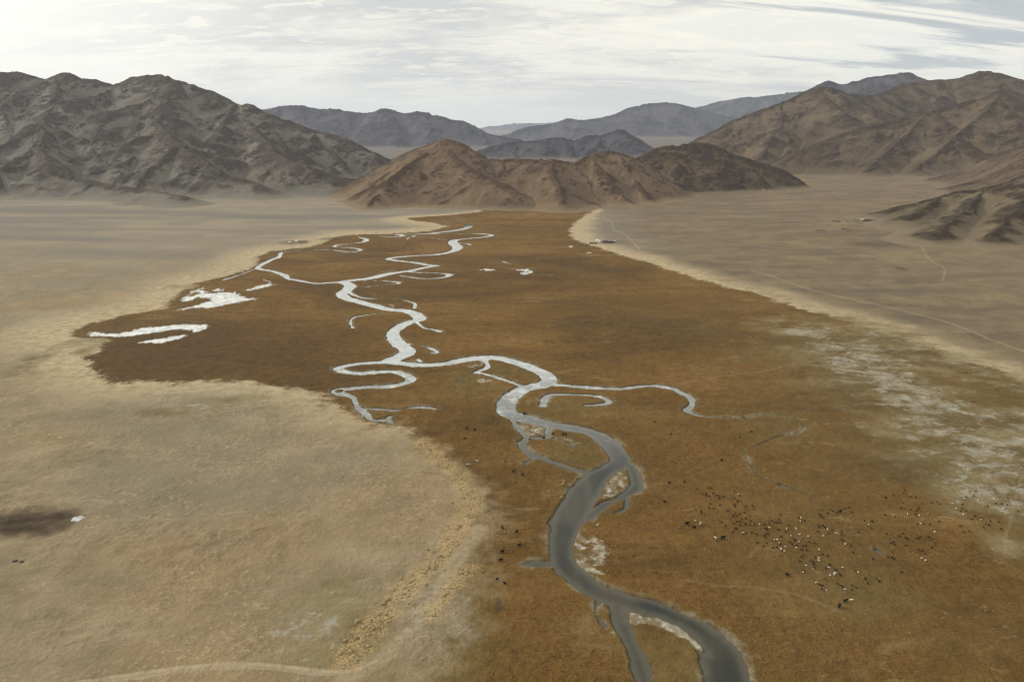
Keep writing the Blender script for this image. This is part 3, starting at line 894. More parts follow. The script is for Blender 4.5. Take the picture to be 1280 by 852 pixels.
massif('mountain', [
    [(-260, 110, 3300), (-180, 96, 3250), (-90, 104, 3200), (-30, 96, 3150), (0, 92, 3150), (20, 88.5, 3150), (37, 93, 3150), (57, 98, 3150), (75, 91, 3150), (88, 91, 3140), (101, 97, 3140), (122, 98.6, 3150), (141, 105, 3180), (164, 96, 3150),
     (188, 92.6, 3120), (201, 92.6, 3100), (215, 97, 3080), (242, 105, 3060), (269, 115, 3040), (299, 130, 3020), (309, 129, 3000), (319, 130.5, 3000), (331, 139, 2990), (363, 150, 2980), (396, 162, 2970), (430, 171, 2950), (445, 178, 2940), (465, 188, 2930), (488, 200, 2900)],
    [(75, 92, 3140), (66, 118, 2950), (56, 150, 2650), (50, 180, 2400), (62, 205, 2220), (95, 220, 2190), (140, 230, 2120), (172, 235, 2060), (200, 240.5, 2000), (228, 246.5, 1930)],
    [(195, 93.5, 3100), (186, 120, 2950), (196, 150, 2700), (225, 178, 2430), (262, 205, 2260), (300, 221, 2220), (328, 230, 2170)],
    [(299, 131, 3010), (318, 160, 2800), (340, 185, 2520), (375, 205, 2330), (420, 221, 2270)],
    [(0, 93, 3150), (-20, 130, 2900), (-30, 170, 2500), (-10, 205, 2220), (20, 226, 2150), (62, 236, 2080)],
    [(141, 106, 3180), (128, 135, 2980), (112, 165, 2700), (118, 195, 2450), (150, 215, 2300)],
    [(20, 90, 3150), (5, 120, 2960), (2, 150, 2750), (20, 185, 2500)],
], M_LEFT, 11, depth=(1000, 500), y_near=1750, toe_k=17, spacing=(230, 105, 55), rough=11, crest=(.33, .46, .58), flank=(.66, .74, .8), y_step=5)

massif('hill', [
    [(440, 226, 2220), (459, 216, 2240), (489, 199, 2260), (511, 188, 2250), (537, 179, 2230), (556, 173, 2210), (575, 177, 2200), (594, 188, 2190), (605, 196, 2190), (620, 198, 2180), (642, 197, 2160), (665, 198, 2130), (691, 197.5, 2120), (714, 202, 2150),
     (729, 196, 2180), (755, 187, 2200), (770, 188, 2210), (785, 194, 2230), (796, 198, 2250)],
    [(556, 174, 2210), (570, 195, 2120), (600, 215, 2030), (640, 232, 1950)],
    [(691, 198, 2120), (690, 212, 2040), (700, 232, 1950), (702, 250, 1860)],
], M_HILL, 23, depth=(520, 350), spacing=(95, 46, 26), rough=4.5, warp=5, y_step=4, toe_k=10, crest=(.46, .55, .6), flank=(.62, .72, .8))

massif('hill', [
    [(790, 200, 2370), (822, 184, 2400), (845, 180, 2410), (871, 177, 2410), (890, 179, 2410), (912, 189, 2400), (942, 199.5, 2390), (969, 208, 2380), (986, 214, 2370), (995, 224, 2365), (1001, 236, 2362)],
], M_DARK, 31, depth=(420, 350), spacing=(100, 50, 30), rough=6, warp=6, y_step=4, toe_k=4, crest=(.58, .66, .7), flank=(.70, .80, .85))

massif('mountain', [
    [(873, 172.5, 3500), (912, 152, 3550), (950, 137, 3600), (976, 127.5, 3620), (1002, 116, 3650), (1025, 108, 3650), (1045, 111, 3700), (1075, 119, 3800), (1100, 116, 4000), (1137, 103, 4200), (1175, 99, 4250), (1197, 97.5, 4250), (1224, 88, 4200), (1250, 91, 4150), (1280, 99, 4100), (1320, 101, 4050), (1420, 92, 4000), (1520, 110, 4000)],
    [(1025, 109, 3650), (1040, 128, 3480), (1062, 145, 3330), (1080, 165, 3180), (1085, 188, 3020)],
    [(976, 128, 3620), (975, 150, 3450), (985, 175, 3270), (990, 200, 3080)],
], M_RIGHT, 43, depth=(1000, 500), spacing=(270, 130, 70), rough=10, crest=(.36, .48, .6), y_step=7, toe_k=10, y_near=2750)

massif('mountain', [
    [(985, 196, 2960), (1025, 176, 3000), (1062, 163, 3020), (1111, 151, 3050), (1156, 139, 3080), (1194, 130, 3090), (1227, 121, 3090), (1250, 112, 3080), (1265, 119, 3050), (1280, 131, 3020), (1320, 138, 3000), (1400, 120, 2950), (1500, 130, 2900)],
    [(1250, 113, 3080), (1232, 140, 2930), (1200, 165, 2800), (1170, 190, 2680), (1150, 210, 2590)],
    [(1156, 140, 3080), (1130, 170, 2900), (1100, 195, 2750), (1085, 212, 2640)],
], M_RIGHT, 53, depth=(800, 300), spacing=(190, 95, 55), rough=9, crest=(.38, .5, .6), y_step=5, toe_k=16, y_near=2150)

massif('hill', [
    [(1165, 224, 2360), (1197, 214, 2350), (1224, 202, 2330), (1250, 190, 2300), (1280, 180, 2260), (1330, 165, 2200), (1420, 150, 2150)],
    [(1310, 172, 2220), (1290, 190, 2050), (1284, 204, 1860), (1292, 213, 1690)],
], M_RIGHT, 61, depth=(300, 260), spacing=(140, 70, 40), rough=6, warp=10, y_step=5, toe_k=13)

massif('hill', [
    [(1120, 258, 1560), (1137, 254, 1560), (1175, 244, 1570), (1197, 237, 1570), (1231, 234, 1560), (1261, 225, 1540), (1285, 217, 1520), (1330, 203, 1480), (1420, 190, 1440)],
    [(1231, 233, 1560), (1216, 254, 1440), (1195, 272, 1350), (1172, 287, 1270)],
    [(1280, 219, 1520), (1284, 244, 1400), (1262, 268, 1310), (1245, 290, 1230)],
    [(1175, 244, 1570), (1158, 258, 1490), (1140, 268, 1430)],
], M_KNOLL, 67, depth=(520, 240), spacing=(60, 30, 20), rough=6, warp=8, y_step=3, toe_k=11, levels=3, crest=(.40, .5, .55), flank=(.5, .6, .7))

massif('mountain', [
    [(250, 150, 7700), (300, 140, 7600), (335, 135, 7500), (355, 132, 7450), (377, 131, 7400), (400, 136, 7400), (420, 136, 7400), (457, 141, 7400), (475, 135, 7400), (492, 137, 7400), (507, 141, 7400), (522, 138.5, 7400), (540, 142, 7400), (565, 149, 7400), (580, 151, 7400), (600, 161, 7400), (612, 167, 7400), (640, 172, 7300), (665, 179, 7300)],
], M_FAR_HAZED, 71, depth=(1300, 700), spacing=(480, 230, 130), rough=17, warp=30, y_step=16, toe_k=16, levels=3)

massif('hill', [
    [(590, 190, 4700), (627, 178, 4700), (665, 175, 4720), (699, 170.5, 4750), (717, 175, 4750), (732, 169, 4760), (755, 167.5, 4780), (774, 161, 4780), (785, 164.5, 4770), (800, 177, 4760), (819, 189, 4750)],
], M_FAR_HAZED, 79, depth=(800, 400), spacing=(260, 120, 70), rough=9, warp=18, y_step=10, toe_k=10)

massif('mountain', [
    [(625, 170, 9800), (635, 167, 9900), (661, 158, 10000), (691, 154, 10100), (708, 147.6, 10100), (725, 149.5, 10100), (744, 148, 10200), (766, 143, 10300), (792, 133, 10400), (822, 128, 10500), (841, 128, 10500), (860, 132, 10500), (890, 140, 10600), (930, 150, 10600)],
], M_FAR_HAZED, 83, depth=(1600, 800), spacing=(700, 330, 180), rough=16, warp=42, y_step=22, toe_k=20)

massif('mountain', [
    [(840, 142, 13000), (870, 133.5, 13000), (920, 122.5, 13000), (950, 120, 13000), (1000, 114, 13000), (1040, 108, 13000), (1100, 112, 13000), (1200, 110, 13000)],
], M_FAR_HAZED, 89, depth=(1900, 900), spacing=(620, 300, 180), rough=26, warp=48, y_step=30, toe_k=24)

massif('mountain', [
    [(980, 130, 6400), (1010, 112, 6500), (1025, 104, 6500), (1036, 100.5, 6500), (1047, 104, 6500), (1059, 104, 6500), (1085, 96, 6550), (1100, 94.5, 6550), (1119, 92, 6550), (1134, 90, 6550), (1152, 98, 6550), (1180, 112, 6550), (1210, 125, 6500)],
], M_FAR_HAZED, 97, depth=(1300, 700), spacing=(400, 190, 110), rough=14, warp=28, y_step=16, toe_k=14)

massif('mountain', [
    [(540, 168, 24000), (575, 164, 24000), (601, 160, 24000), (620, 156.5, 24000), (650, 153.6, 24000), (680, 154, 24000), (710, 152, 24000), (760, 158, 24000)],
], M_FAR_HAZED, 101, depth=(2600, 1500), spacing=(1200, 700, 400), rough=40, warp=90, y_step=70, toe_k=40, levels=2)


# ------------------------------------------------------------------ tussock grass
def build_tussocks():
    rng = np.random.default_rng(5)
    verts, faces = [], []
    cells = []
    for w, v, pts in TUSSOCK:
        xy = smooth_line(flats(pts), False, 6)
        for a, b in zip(xy[:-1], xy[1:]):
            L = np.hypot(*(b - a))
            for _ in range(int(L * w * 2 * .60 * v)):
                t = rng.random()
                off = rng.normal(0, w * .95)
                d = (b - a) / (L + 1e-6)
                p = a + (b - a) * t + np.array([-d[1], d[0]]) * off
                q = fbm(p[:1] / 7, p[1:] / 7, 3, 19)[0]
                if q > -.02 + .16 * abs(off) / w - (.5 if rng.random() < .06 else 0):
                    cells.append(p)
    ids = 0
    for p in cells:
        r = rng.uniform(.22, .62) + 1.0 * rng.random() ** 5
        hgt = r * rng.uniform(.40, .95)
        z0 = sample_z(p[0], p[1]) - .12
        n = 7
        ring = []
        for lvl, (rr, hh) in enumerate(((1.0, 0.0), (.92, .55), (.5, .92))):
            for k in range(n):
                a = 2 * math.pi * (k + .3 * lvl) / n
                q = r * rr * rng.uniform(.78, 1.2)
                verts.append((p[0] + math.cos(a) * q, p[1] + math.sin(a) * q, z0 + hgt * hh * rng.uniform(.85, 1.15) + (0 if lvl else -.1)))
        verts.append((p[0], p[1], z0 + hgt))
        for lvl in range(2):
            for k in range(n):
                a, b = ids + lvl * n + k, ids + lvl * n + (k + 1) % n
                faces.append((a, b, b + n, a + n))
        for k in range(n):
            faces.append((ids + 2 * n + k, ids + 2 * n + (k + 1) % n, ids + 3 * n))
        ids += 3 * n + 1
    me = bpy.data.meshes.new('tussock_grass')
    me.from_pydata(verts, [], faces)
    m = NT('tussock_straw')
    P = m.pos()
    me.materials.append(m.done(m.mix(m.step(m.noise(P, 6, 3), .3, .7), m.mix(m.step(m.noise(P, .8, 2), .3, .7), (.20, .142, .066), (.36, .262, .130)), (.30, .235, .135)), .95, m.bump(m.noise(P, .15, 3), .15, .8), .05))
    ob = bpy.data.objects.new('tussock_grass', me)
    COL.objects.link(ob)
    ob['kind'] = 'stuff'
    ob['label'] = 'straw yellow tussock grass in a ragged band at the meadow edge'
    ob['category'] = 'grass'


def sample_z(x, y):
    """height of the built ground sheet"""
    i = int(np.clip(np.searchsorted(G.yr, y) - 1, 0, len(G.yr) - 2))
    s = x / (y * CP + H * SP)
    j = int(np.clip(np.searchsorted(G.s, s) - 1, 0, len(G.s) - 2))
    ty = (y - G.yr[i]) / (G.yr[i + 1] - G.yr[i])
    ts = (s - G.s[j]) / (G.s[j + 1] - G.s[j])
    return float((GZ[i, j] * (1 - ts) + GZ[i, j + 1] * ts) * (1 - ty) + (GZ[i + 1, j] * (1 - ts) + GZ[i + 1, j + 1] * ts) * ty)


build_tussocks()


# ------------------------------------------------------------------ animals
def skinned(name, joints, edges, mat, sub=1):
    """one continuous body grown round a skeleton"""
    me = bpy.data.meshes.new(name + '_skeleton')
    me.from_pydata([j[:3] for j in joints], edges, [])
    ob = bpy.data.objects.new(name + '_skeleton', me)
    COL.objects.link(ob)
    ob.modifiers.new('skin', 'SKIN')
    sv = me.skin_vertices[0].data
    for i, j in enumerate(joints):
        sv[i].radius = (j[3], j[4] if len(j) > 4 else j[3])
    sv[0].use_root = True
    s = ob.modifiers.new('sub', 'SUBSURF')
    s.levels = s.render_levels = sub
    dg = bpy.context.evaluated_depsgraph_get()
    out = bpy.data.meshes.new_from_object(ob.evaluated_get(dg))
    out.name = name
    bpy.data.objects.remove(ob)
    out.materials.clear()
    out.materials.append(mat)
    out.shade_smooth()
    return out


def quadruped(name, L, hgt, bulk, head, neck_up, mat, horn=0.0, coat=0.0, grazing=False):
    """L body length, hgt shoulder height; the head points to +X"""
    r = bulk
    zc = hgt - r
    leg = zc
    hx = L * .5
    nz = hgt * (.95 if not grazing else .55) + neck_up
    tip = (hx + head * 1.9, 0, nz - head * .35) if not grazing else (hx + head * 1.5, 0, head * .55)
    J = [(-L * .15, 0, zc, r, r * 1.08),                    # 0 loin
         (L * .12, 0, zc - r * .05, r * 1.02, r * 1.12),    # 1 chest
         (L * .36, 0, zc + r * .12, r * .82, r * 1.0),      # 2 shoulder
         (-L * .40, 0, zc + r * .05, r * .78, r * .88),     # 3 rump
         (hx + head * .35, 0, (zc + nz) * .5 + head * .3 if not grazing else zc - r * .1, r * .5),  # 4 neck
         (hx + head * .95, 0, nz if not grazing else zc * .62, head * .48),  # 5 skull
         (tip[0], tip[1], tip[2], head * .26),              # 6 muzzle
         (-L * .53, 0, zc - r * .1, r * .16),               # 7 tail root
         (-L * .56, 0, zc - r * 1.3, r * .14)]              # 8 tail
    E = [(0, 1), (1, 2), (0, 3), (2, 4), (4, 5), (5, 6), (3, 7), (7, 8)]
    for sy in (-1, 1):
        n = len(J)
        J += [(L * .34, sy * r * .48, zc - r * .55, r * .30), (L * .35, sy * r * .50, leg * .42, r * .17 + coat), (L * .34, sy * r * .50, .05, r * .13)]
        E += [(2, n), (n, n + 1), (n + 1, n + 2)]
        n = len(J)
        J += [(-L * .36, sy * r * .48, zc - r * .50, r * .36), (-L * .45, sy * r * .50, leg * .40, r * .16 + coat), (-L * .40, sy * r * .50, .05, r * .13)]
        E += [(3, n), (n, n + 1), (n + 1, n + 2)]
        n = len(J)
        J += [(hx + head * .85, sy * head * .55, J[5][2] + head * .45, head * .13), (hx + head * .9, sy * (head * .6 + horn * .6), J[5][2] + head * .5 + horn, head * .06)]
        E += [(5, n), (n, n + 1)]
    return skinned(name, J, E, mat)


BLACK = plain_material('black_hair', (.010, .009, .008), (.022, .017, .013))
GOAT = plain_material('dark_hair', (.014, .011, .009), (.034, .025, .017))
RUSTY = plain_material('brown_hair', (.075, .038, .018), (.11, .06, .03))
WHITE = plain_material('white_wool', (.66, .63, .56), (.80, .78, .72))


def pied_material():
    m = NT('pied_hair')
    t = m.t.nodes.new('ShaderNodeTexCoord')
    n = m.noise(t.outputs['Object'], .7, 1)
    return m.done(m.mix(m.step(n, .47, .53), (.016, .013, .011), (.72, .69, .64)), .9)


PIED = pied_material()
ME = {
    'yak': quadruped('yak', 1.75, 1.5, .46, .38, 0, BLACK, .22, .08),
    'yak_grazing': quadruped('yak', 1.75, 1.5, .46, .38, 0, BLACK, .22, .08, True),
    'yak_pied': quadruped('yak', 1.75, 1.5, .46, .38, 0, PIED, .22, .08),
    'calf': quadruped('calf', .95, .85, .24, .24, .05, RUSTY, .03, .02),
    'goat': quadruped('goat', .92, .80, .26, .22, .10, GOAT, .16, .02),
    'goat_grazing': quadruped('goat', .92, .80, .26, .22, .0, GOAT, .16, .02, True),
    'sheep': quadruped('sheep', .98, .80, .27, .22, .06, WHITE, .02, .02),
    'sheep_grazing': quadruped('sheep', .98, .80, .27, .22, 0, WHITE, .02, .02, True),
}


def animal(kind, mesh, px, py, label, cat, group, size=1.0, z=None):
    p = flat(px, py)
    o = bpy.data.objects.new(kind, ME[mesh])
    COL.objects.link(o)
    o.location = (p[0], p[1], sample_z(p[0], p[1]) if z is None else z)
    o.rotation_euler = (0, 0, rnd.uniform(0, 2 * math.pi))
    s = size * (.9 if kind == 'yak' else 1.0) * rnd.uniform(.93, 1.07)
    o.scale = (s, s, s)
    o['label'], o['category'] = label, cat
    if group:
        o['group'] = group
    return o


YAKS = [
    (628, 660.5, 'yak', 'black yak, northernmost of the six at the dry bank left of the river', 1.1),
    (646, 665.4, 'yak', 'black yak nearest the wide river bend, right of its companions', 1.15),
    (649.6, 683, 'yak_grazing', 'black yak halfway down the grassy left bank, facing the river mouth of the small inlet', 1.1),
    (627.5, 691, 'yak', 'black yak just above another one, west of the small river inlet', 1.2),
    (625.6, 700.5, 'yak_grazing', 'black yak level with the small inlet, lowest of the tight column', 1.15),
    (621.4, 725.3, 'yak', 'dark yak below the small inlet, on bare brown grass', .9),
    (631, 730.6, 'yak_grazing', 'dark yak just above the elongated dark stain in the meadow', .85),
    (583.5, 536, 'yak', 'dark yak on the left of a pair, west of the river bend', 1.1),
    (593.5, 538, 'yak', 'dark yak on the right of a pair, west of the river bend', 1.1),
    (581, 549, 'yak_grazing', 'lone dark yak below a pair west of the river bend', 1.0),
    (585, 582, 'yak_pied', 'pied black and white yak at the pale straw edge', 1.3),
    (596.4, 577.7, 'yak_pied', 'mostly white pied yak beside the straw edge, above a darker one', 1.1),
    (641, 590, 'yak_grazing', 'small dark yak, left of two close together near the narrow side channel', .8),
    (643.4, 588.8, 'yak', 'small dark yak, right of two close together near the narrow side channel', .8),
    (653.6, 593.6, 'yak', 'dark yak south of the forked end of the narrow side channel', 1.0),
    (655.5, 516, 'yak', 'black yak wading in the river on the inside of the bend', 1.35),
    (680, 547.5, 'yak', 'black yak at the ford between the gravel bar and the island', 1.05),
    (691, 543.4, 'yak', 'black yak at the upper tip of the grassy river island', 1.15),
    (703.6, 543, 'yak', 'black yak on the left of two touching on the river island', 1.15),
    (707, 543, 'yak_grazing', 'black yak on the right of two touching on the river island', 1.15),
    (662, 549, 'yak_grazing', 'dark yak at the head of the narrow side channel', .75),
    (836.6, 604, 'yak', 'dark yak east of the silt island, alone on the right bank', 1.0),
    (855.6, 603, 'yak', 'dark yak west of the herd, above its left tip', 1.0),
    (831, 628, 'yak', 'dark yak alone between the river and the herd', 1.0),
    (876.6, 641, 'yak', 'black yak at the left rim of the herd, above a few white sheep', 1.15),
    (858, 655.4, 'yak', 'black yak farthest out on the river side of the herd', 1.3),
    (868, 659.6, 'yak_grazing', 'black yak beside a pied animal at the left rim of the herd', 1.0),
    (875, 656.6, 'yak_pied', 'pied white yak at the left rim of the herd', 1.05),
    (903.5, 673, 'yak', 'black yak right of a white animal below the left of the herd', 1.3),
    (893.8, 674, 'yak_pied', 'white yak left of a black one below the left of the herd', 1.1),
    (939, 540, 'yak', 'dark yak, right of two inside the dry stream loop', .9),
    (925, 547, 'yak', 'dark yak, left of two inside the dry stream loop', .95),
    (902, 576, 'yak', 'dark yak alone west of the small blue pond', 1.1),
    (818, 528, 'yak_grazing', 'dark yak alone below the long right tributary', .8),
    (839, 543, 'yak_grazing', 'dark yak beside pale grass wisps below the right tributary', .9),
    (1056.5, 752.5, 'yak', 'black yak beside a white sheep south of the herd', 1.1),
    (1049, 759, 'yak', 'black yak, southernmost of all on the meadow', 1.2),
    (984, 718, 'yak', 'black yak alone below the middle of the herd', 1.1),
    (920, 661, 'yak_grazing', 'dark yak among goats at the lower left of the herd', .85),
    (1050, 640, 'yak', 'black yak in the row along the top of the herd', 1.05),
]
for px, py, me, lab, sz in YAKS:
    animal('yak', me, px, py, lab, 'yak', None, sz, -1.15 if (px, py) == (655.5, 516) else None)
animal('calf', 'calf', 629, 667.5, 'small rusty brown calf, left of two among black yaks', 'calf', None)
animal('calf', 'calf', 632.4, 667, 'small rusty brown calf, right of two among black yaks', 'calf', None)

D1 = [(115, 217), (255, 208), (290, 202), (155, 268), (225, 268), (190, 283), (230, 297), (263, 302), (318, 265), (390, 310), (388, 338), (440, 312), (360, 295), (580, 242), (640, 290), (580, 322), (628, 355), (615, 370), (280, 402), (258, 443),
      (322, 455), (400, 412), (565, 405), (595, 412), (585, 435), (495, 490), (722, 428), (806, 430), (822, 463), (705, 508), (588, 517), (568, 535), (602, 545), (642, 530), (558, 563), (530, 597), (665, 580), (722, 580), (772, 553), (612, 625),
      (655, 622), (578, 650), (652, 670), (713, 640), (715, 658), (788, 620), (768, 668), (836, 663), (415, 627), (475, 680), (570, 742), (552, 762), (690, 775), (728, 775), (795, 762), (860, 788), (960, 795), (997, 778), (960, 655), (1020, 655),
      (1045, 610), (1135, 590), (1160, 542), (1120, 635), (1160, 630), (1090, 632), (970, 710), (985, 725), (1128, 718), (1215, 735), (1255, 665)]
W1 = [(630, 275), (1018, 697), (1232, 707), (682, 760), (893, 655), (90, 608)]
D2 = [(585, 380), (615, 425), (655, 410), (840, 330), (862, 355), (890, 382), (885, 280), (950, 325), (975, 277), (1015, 292), (1055, 318), (1090, 302), (1165, 255), (1210, 238), (1245, 300), (1070, 440), (835, 468), (838, 492), (885, 475), (908, 498),
      (822, 550), (950, 570), (1000, 535), (1118, 543), (1115, 590), (1120, 645), (1145, 665), (1240, 727), (160, 597), (165, 625), (370, 610), (530, 645), (540, 660), (462, 678), (500, 700), (560, 720), (630, 722), (672, 722), (712, 675), (778, 690),
      (620, 770), (680, 775), (185, 692), (72, 690), (145, 738), (258, 757), (308, 750), (355, 710), (375, 795)]
W2 = [(610, 375), (607, 420), (427, 497), (443, 512), (552, 498), (487, 592), (590, 575), (700, 603), (890, 603), (1040, 560), (1067, 570), (940, 522), (280, 645), (315, 645), (340, 685), (415, 740), (362, 770), (398, 797), (585, 672), (838, 770),
      (1163, 705), (550, 740)]
D3 = [(575, 122), (685, 82), (690, 12), (705, 20), (625, 5), (960, 160), (880, 225), (905, 208), (918, 242), (835, 135), (515, 317), (708, 380), (890, 368), (910, 378), (850, 358), (268, 347), (222, 335), (145, 366), (105, 388), (125, 410), (132, 430),
      (140, 462), (30, 345), (15, 360), (0, 400), (35, 482), (343, 485), (380, 530), (397, 545), (290, 435), (250, 462), (245, 578), (190, 628), (215, 638), (210, 668), (365, 620), (402, 640), (415, 655), (505, 638), (543, 656), (502, 675), (628, 575),
      (655, 615), (742, 572), (765, 598), (500, 255), (985, 508), (540, 495)]
W3 = [(182, 368), (181, 395), (258, 460), (280, 462), (340, 518), (330, 530), (410, 462), (560, 508), (153, 606), (255, 680), (432, 673), (490, 777), (55, 440), (30, 498), (125, 475), (290, 540), (665, 45)]
D4 = [(50, 208), (205, 153), (195, 173), (250, 200), (290, 208), (112, 190), (190, 253), (180, 293), (420, 257), (465, 245), (485, 262), (250, 310), (300, 320), (315, 308), (320, 292), (290, 345), (125, 367), (45, 355), (483, 405), (410, 430), (362, 425),
      (310, 428), (655, 443), (728, 485), (690, 495), (865, 430), (895, 435), (905, 410), (850, 457), (975, 412), (992, 465), (755, 383), (775, 365), (670, 300), (660, 320), (700, 322), (675, 268), (707, 208), (785, 160), (770, 200), (1048, 218),
      (1040, 272), (1000, 262), (950, 258), (880, 283), (1133, 320), (188, 508), (158, 530), (205, 542), (222, 545), (305, 547), (327, 540), (397, 535), (112, 568), (90, 583), (122, 598), (208, 602), (320, 633), (347, 640), (425, 622), (370, 668),
      (100, 705), (118, 710), (178, 822)]
W4 = [(225, 345), (320, 352), (392, 337), (590, 262), (622, 298), (682, 347), (825, 392), (755, 178), (817, 183), (690, 220), (800, 238), (932, 215), (1008, 302), (330, 425), (342, 700), (373, 722), (448, 488)]


def to_px(rows, ox, oy, k):
    return [(ox + x / k, oy + y / k) for x, y in rows]


def merged(*rows):
    out = []
    for r in rows:
        for p in r:
            if all(math.hypot(p[0] - q[0], p[1] - q[1]) > 1.25 for q in out):
                out.append(p)
    return out


darks = merged(to_px(D1, 860, 590, 10), to_px(D2, 940, 610, 10), to_px(D3, 1000, 650, 7.742), to_px(D4, 1100, 590, 6.556))
whites = merged(to_px(W1, 860, 590, 10), to_px(W2, 940, 610, 10), to_px(W3, 1000, 650, 7.742), to_px(W4, 1100, 590, 6.556))


def herd_place(px, py):
    if px < 900:
        return 'the small bunch at the left tip of the herd'
    if px < 950 and py < 643:
        return 'the thin upper left of the herd'
    if px < 950:
        return 'the left half of the herd nearest the river'
    if px < 1015 and py < 665:
        return 'the crowded upper middle of the herd'
    if px < 1015:
        return 'the crowded lower middle of the herd'
    if px < 1080 and py < 660:
        return 'the loose row along the upper edge of the herd'
    if px < 1080 and py < 700:
        return 'the middle right of the herd'
    if px < 1110:
        return 'the straggling lower edge of the herd'
    if px < 1175 and py < 660:
        return 'the upper right of the herd among pale grass wisps'
    if px < 1175:
        return 'the sparse right flank of the herd'
    return 'the far right of the herd beside the salt crust'


for i, (px, py) in enumerate(darks):
    where = herd_place(px, py)
    animal('goat', 'goat_grazing' if rnd.random() < .5 else 'goat', px, py, 'small dark goat in ' + where, 'goat', 'dark goats in ' + where, 1.0)
for i, (px, py) in enumerate(whites):
    where = herd_place(px, py)
    animal('sheep', 'sheep_grazing' if rnd.random() < .5 else 'sheep', px, py, 'white sheep in ' + where, 'sheep', 'white sheep in ' + where, .80)
animal('sheep', 'sheep', 1064, 750.5, 'white sheep beside a black yak south of the herd', 'sheep', None, 1.1)
animal('sheep', 'sheep', 746.6, 656.6, 'lone white sheep on the silt bar by the right river bank', 'sheep', None, 1.0)
# the grazing dots far up the valley
hr = random.Random(3)
FAR = []
while len(FAR) < 58:
    px, py = hr.uniform(446, 530), hr.uniform(304.5, 318)
    if py < 304 + (530 - px) * .02 or py > 320 - (px - 446) * .03 or hr.random() > .4 + .6 * (px > 470):
        continue
    if all(abs(px - q[0]) + 2 * abs(py - q[1]) > 3 for q in FAR):
        FAR.append((px, py))
for px, py in FAR:
    animal('yak', 'yak', px, py, 'tiny dark yak grazing far up the valley inside the upper river loop', 'yak', 'yaks grazing far up the valley', .95)


# ------------------------------------------------------------------ camps
def new_obj(name, bm, mat, parent=None, smooth=False):
    me = bpy.data.meshes.new(name)
    bm.normal_update()
    bm.to_mesh(me)
    bm.free()
    me.materials.append(mat)
    if smooth:
        me.shade_smooth()
    o = bpy.data.objects.new(name, me)
    COL.objects.link(o)
    o.parent = parent
    return o


def thing(name, p, rz, label, cat, group=None):
    o = bpy.data.objects.new(name, None)
    COL.objects.link(o)
    o.location = (p[0], p[1], sample_z(p[0], p[1]) - .05)
    o.rotation_euler = (0, 0, rz)
    o['label'], o['category'] = label, cat
    if group:
        o['group'] = group
    return o


def lathe(profile, n=28):
    bm = bmesh.new()
    rows = []
    for r, z in profile:
        rows.append([bm.verts.new((r * math.cos(2 * math.pi * k / n), r * math.sin(2 * math.pi * k / n), z)) for k in range(n)] if r > 0 else [bm.verts.new((0, 0, z))])
    for a, b in zip(rows[:-1], rows[1:]):
        for k in range(n):
            if len(a) == 1 and len(b) == 1:
                continue
            if len(b) == 1:
                bm.faces.new((a[k], a[(k + 1) % n], b[0]))
            elif len(a) == 1:
                bm.faces.new((a[0], b[(k + 1) % n], b[k]))
            else:
                bm.faces.new((a[k], a[(k + 1) % n], b[(k + 1) % n], b[k]))
    return bm


def box_into(bm, c, s, rz=0.0, bev=0.0):
    r = bmesh.ops.create_cube(bm, size=1.0)
    M = Matrix.Translation(c) @ Matrix.Rotation(rz, 4, 'Z') @ Matrix.Diagonal((*s, 1))
    bmesh.ops.transform(bm, matrix=M, verts=r['verts'])
    if bev:
        ed = list({e for v in r['verts'] for e in v.link_edges})
        bmesh.ops.bevel(bm, geom=ed, offset=bev, segments=1, affect='EDGES')


FELT = plain_material('white_felt', (.66, .65, .60), (.80, .79, .75), 1.5)
WOOD = plain_material('dark_wood', (.055, .038, .025), (.10, .07, .045))
STONE = plain_material('dark_stone', (.055, .046, .038), (.115, .098, .08), .8)
MUD = plain_material('mud_plaster', (.30, .235, .14), (.38, .30, .19), 1.0)
TIN = plain_material('pale_roof', (.58, .59, .58), (.70, .70, .68), 1.5, .6)
EARTH = plain_material('earth_roof', (.060, .050, .040), (.10, .084, .066), 1.0)
RED = plain_material('red_door', (.25, .05, .03), (.32, .07, .04))


def ger(px, py, rad, rz, label, group=None):
    p = on_ground(px, py)
    t = thing('ger', p, rz, label, 'ger', group)
    h = rad * .52
    new_obj('wall', lathe([(rad * .99, -.6), (rad, 0), (rad * 1.01, h * .5), (rad, h)]), FELT, t, True)
    new_obj('roof', lathe([(rad * 1.02, h - .02), (rad * 1.0, h + .1), (rad * .55, h + rad * .34), (rad * .2, h + rad * .52), (rad * .16, h + rad * .55), (0, h + rad * .57)]), FELT, t, True)
    new_obj('crown_ring', lathe([(rad * .20, h + rad * .53), (rad * .21, h + rad * .60), (rad * .12, h + rad * .63), (0, h + rad * .63)]), WOOD, t)
    bm = bmesh.new()
    box_into(bm, (rad * 1.0, 0, h * .45), (.25, .95, h * .9), 0, .03)
    new_obj('door', bm, RED, t)
    bm = bmesh.new()
    box_into(bm, (rad * .1, rad * .05, h + rad * .75), (.16, .16, 1.2))
    new_obj('stove_pipe', bm, WOOD, t)
    return t


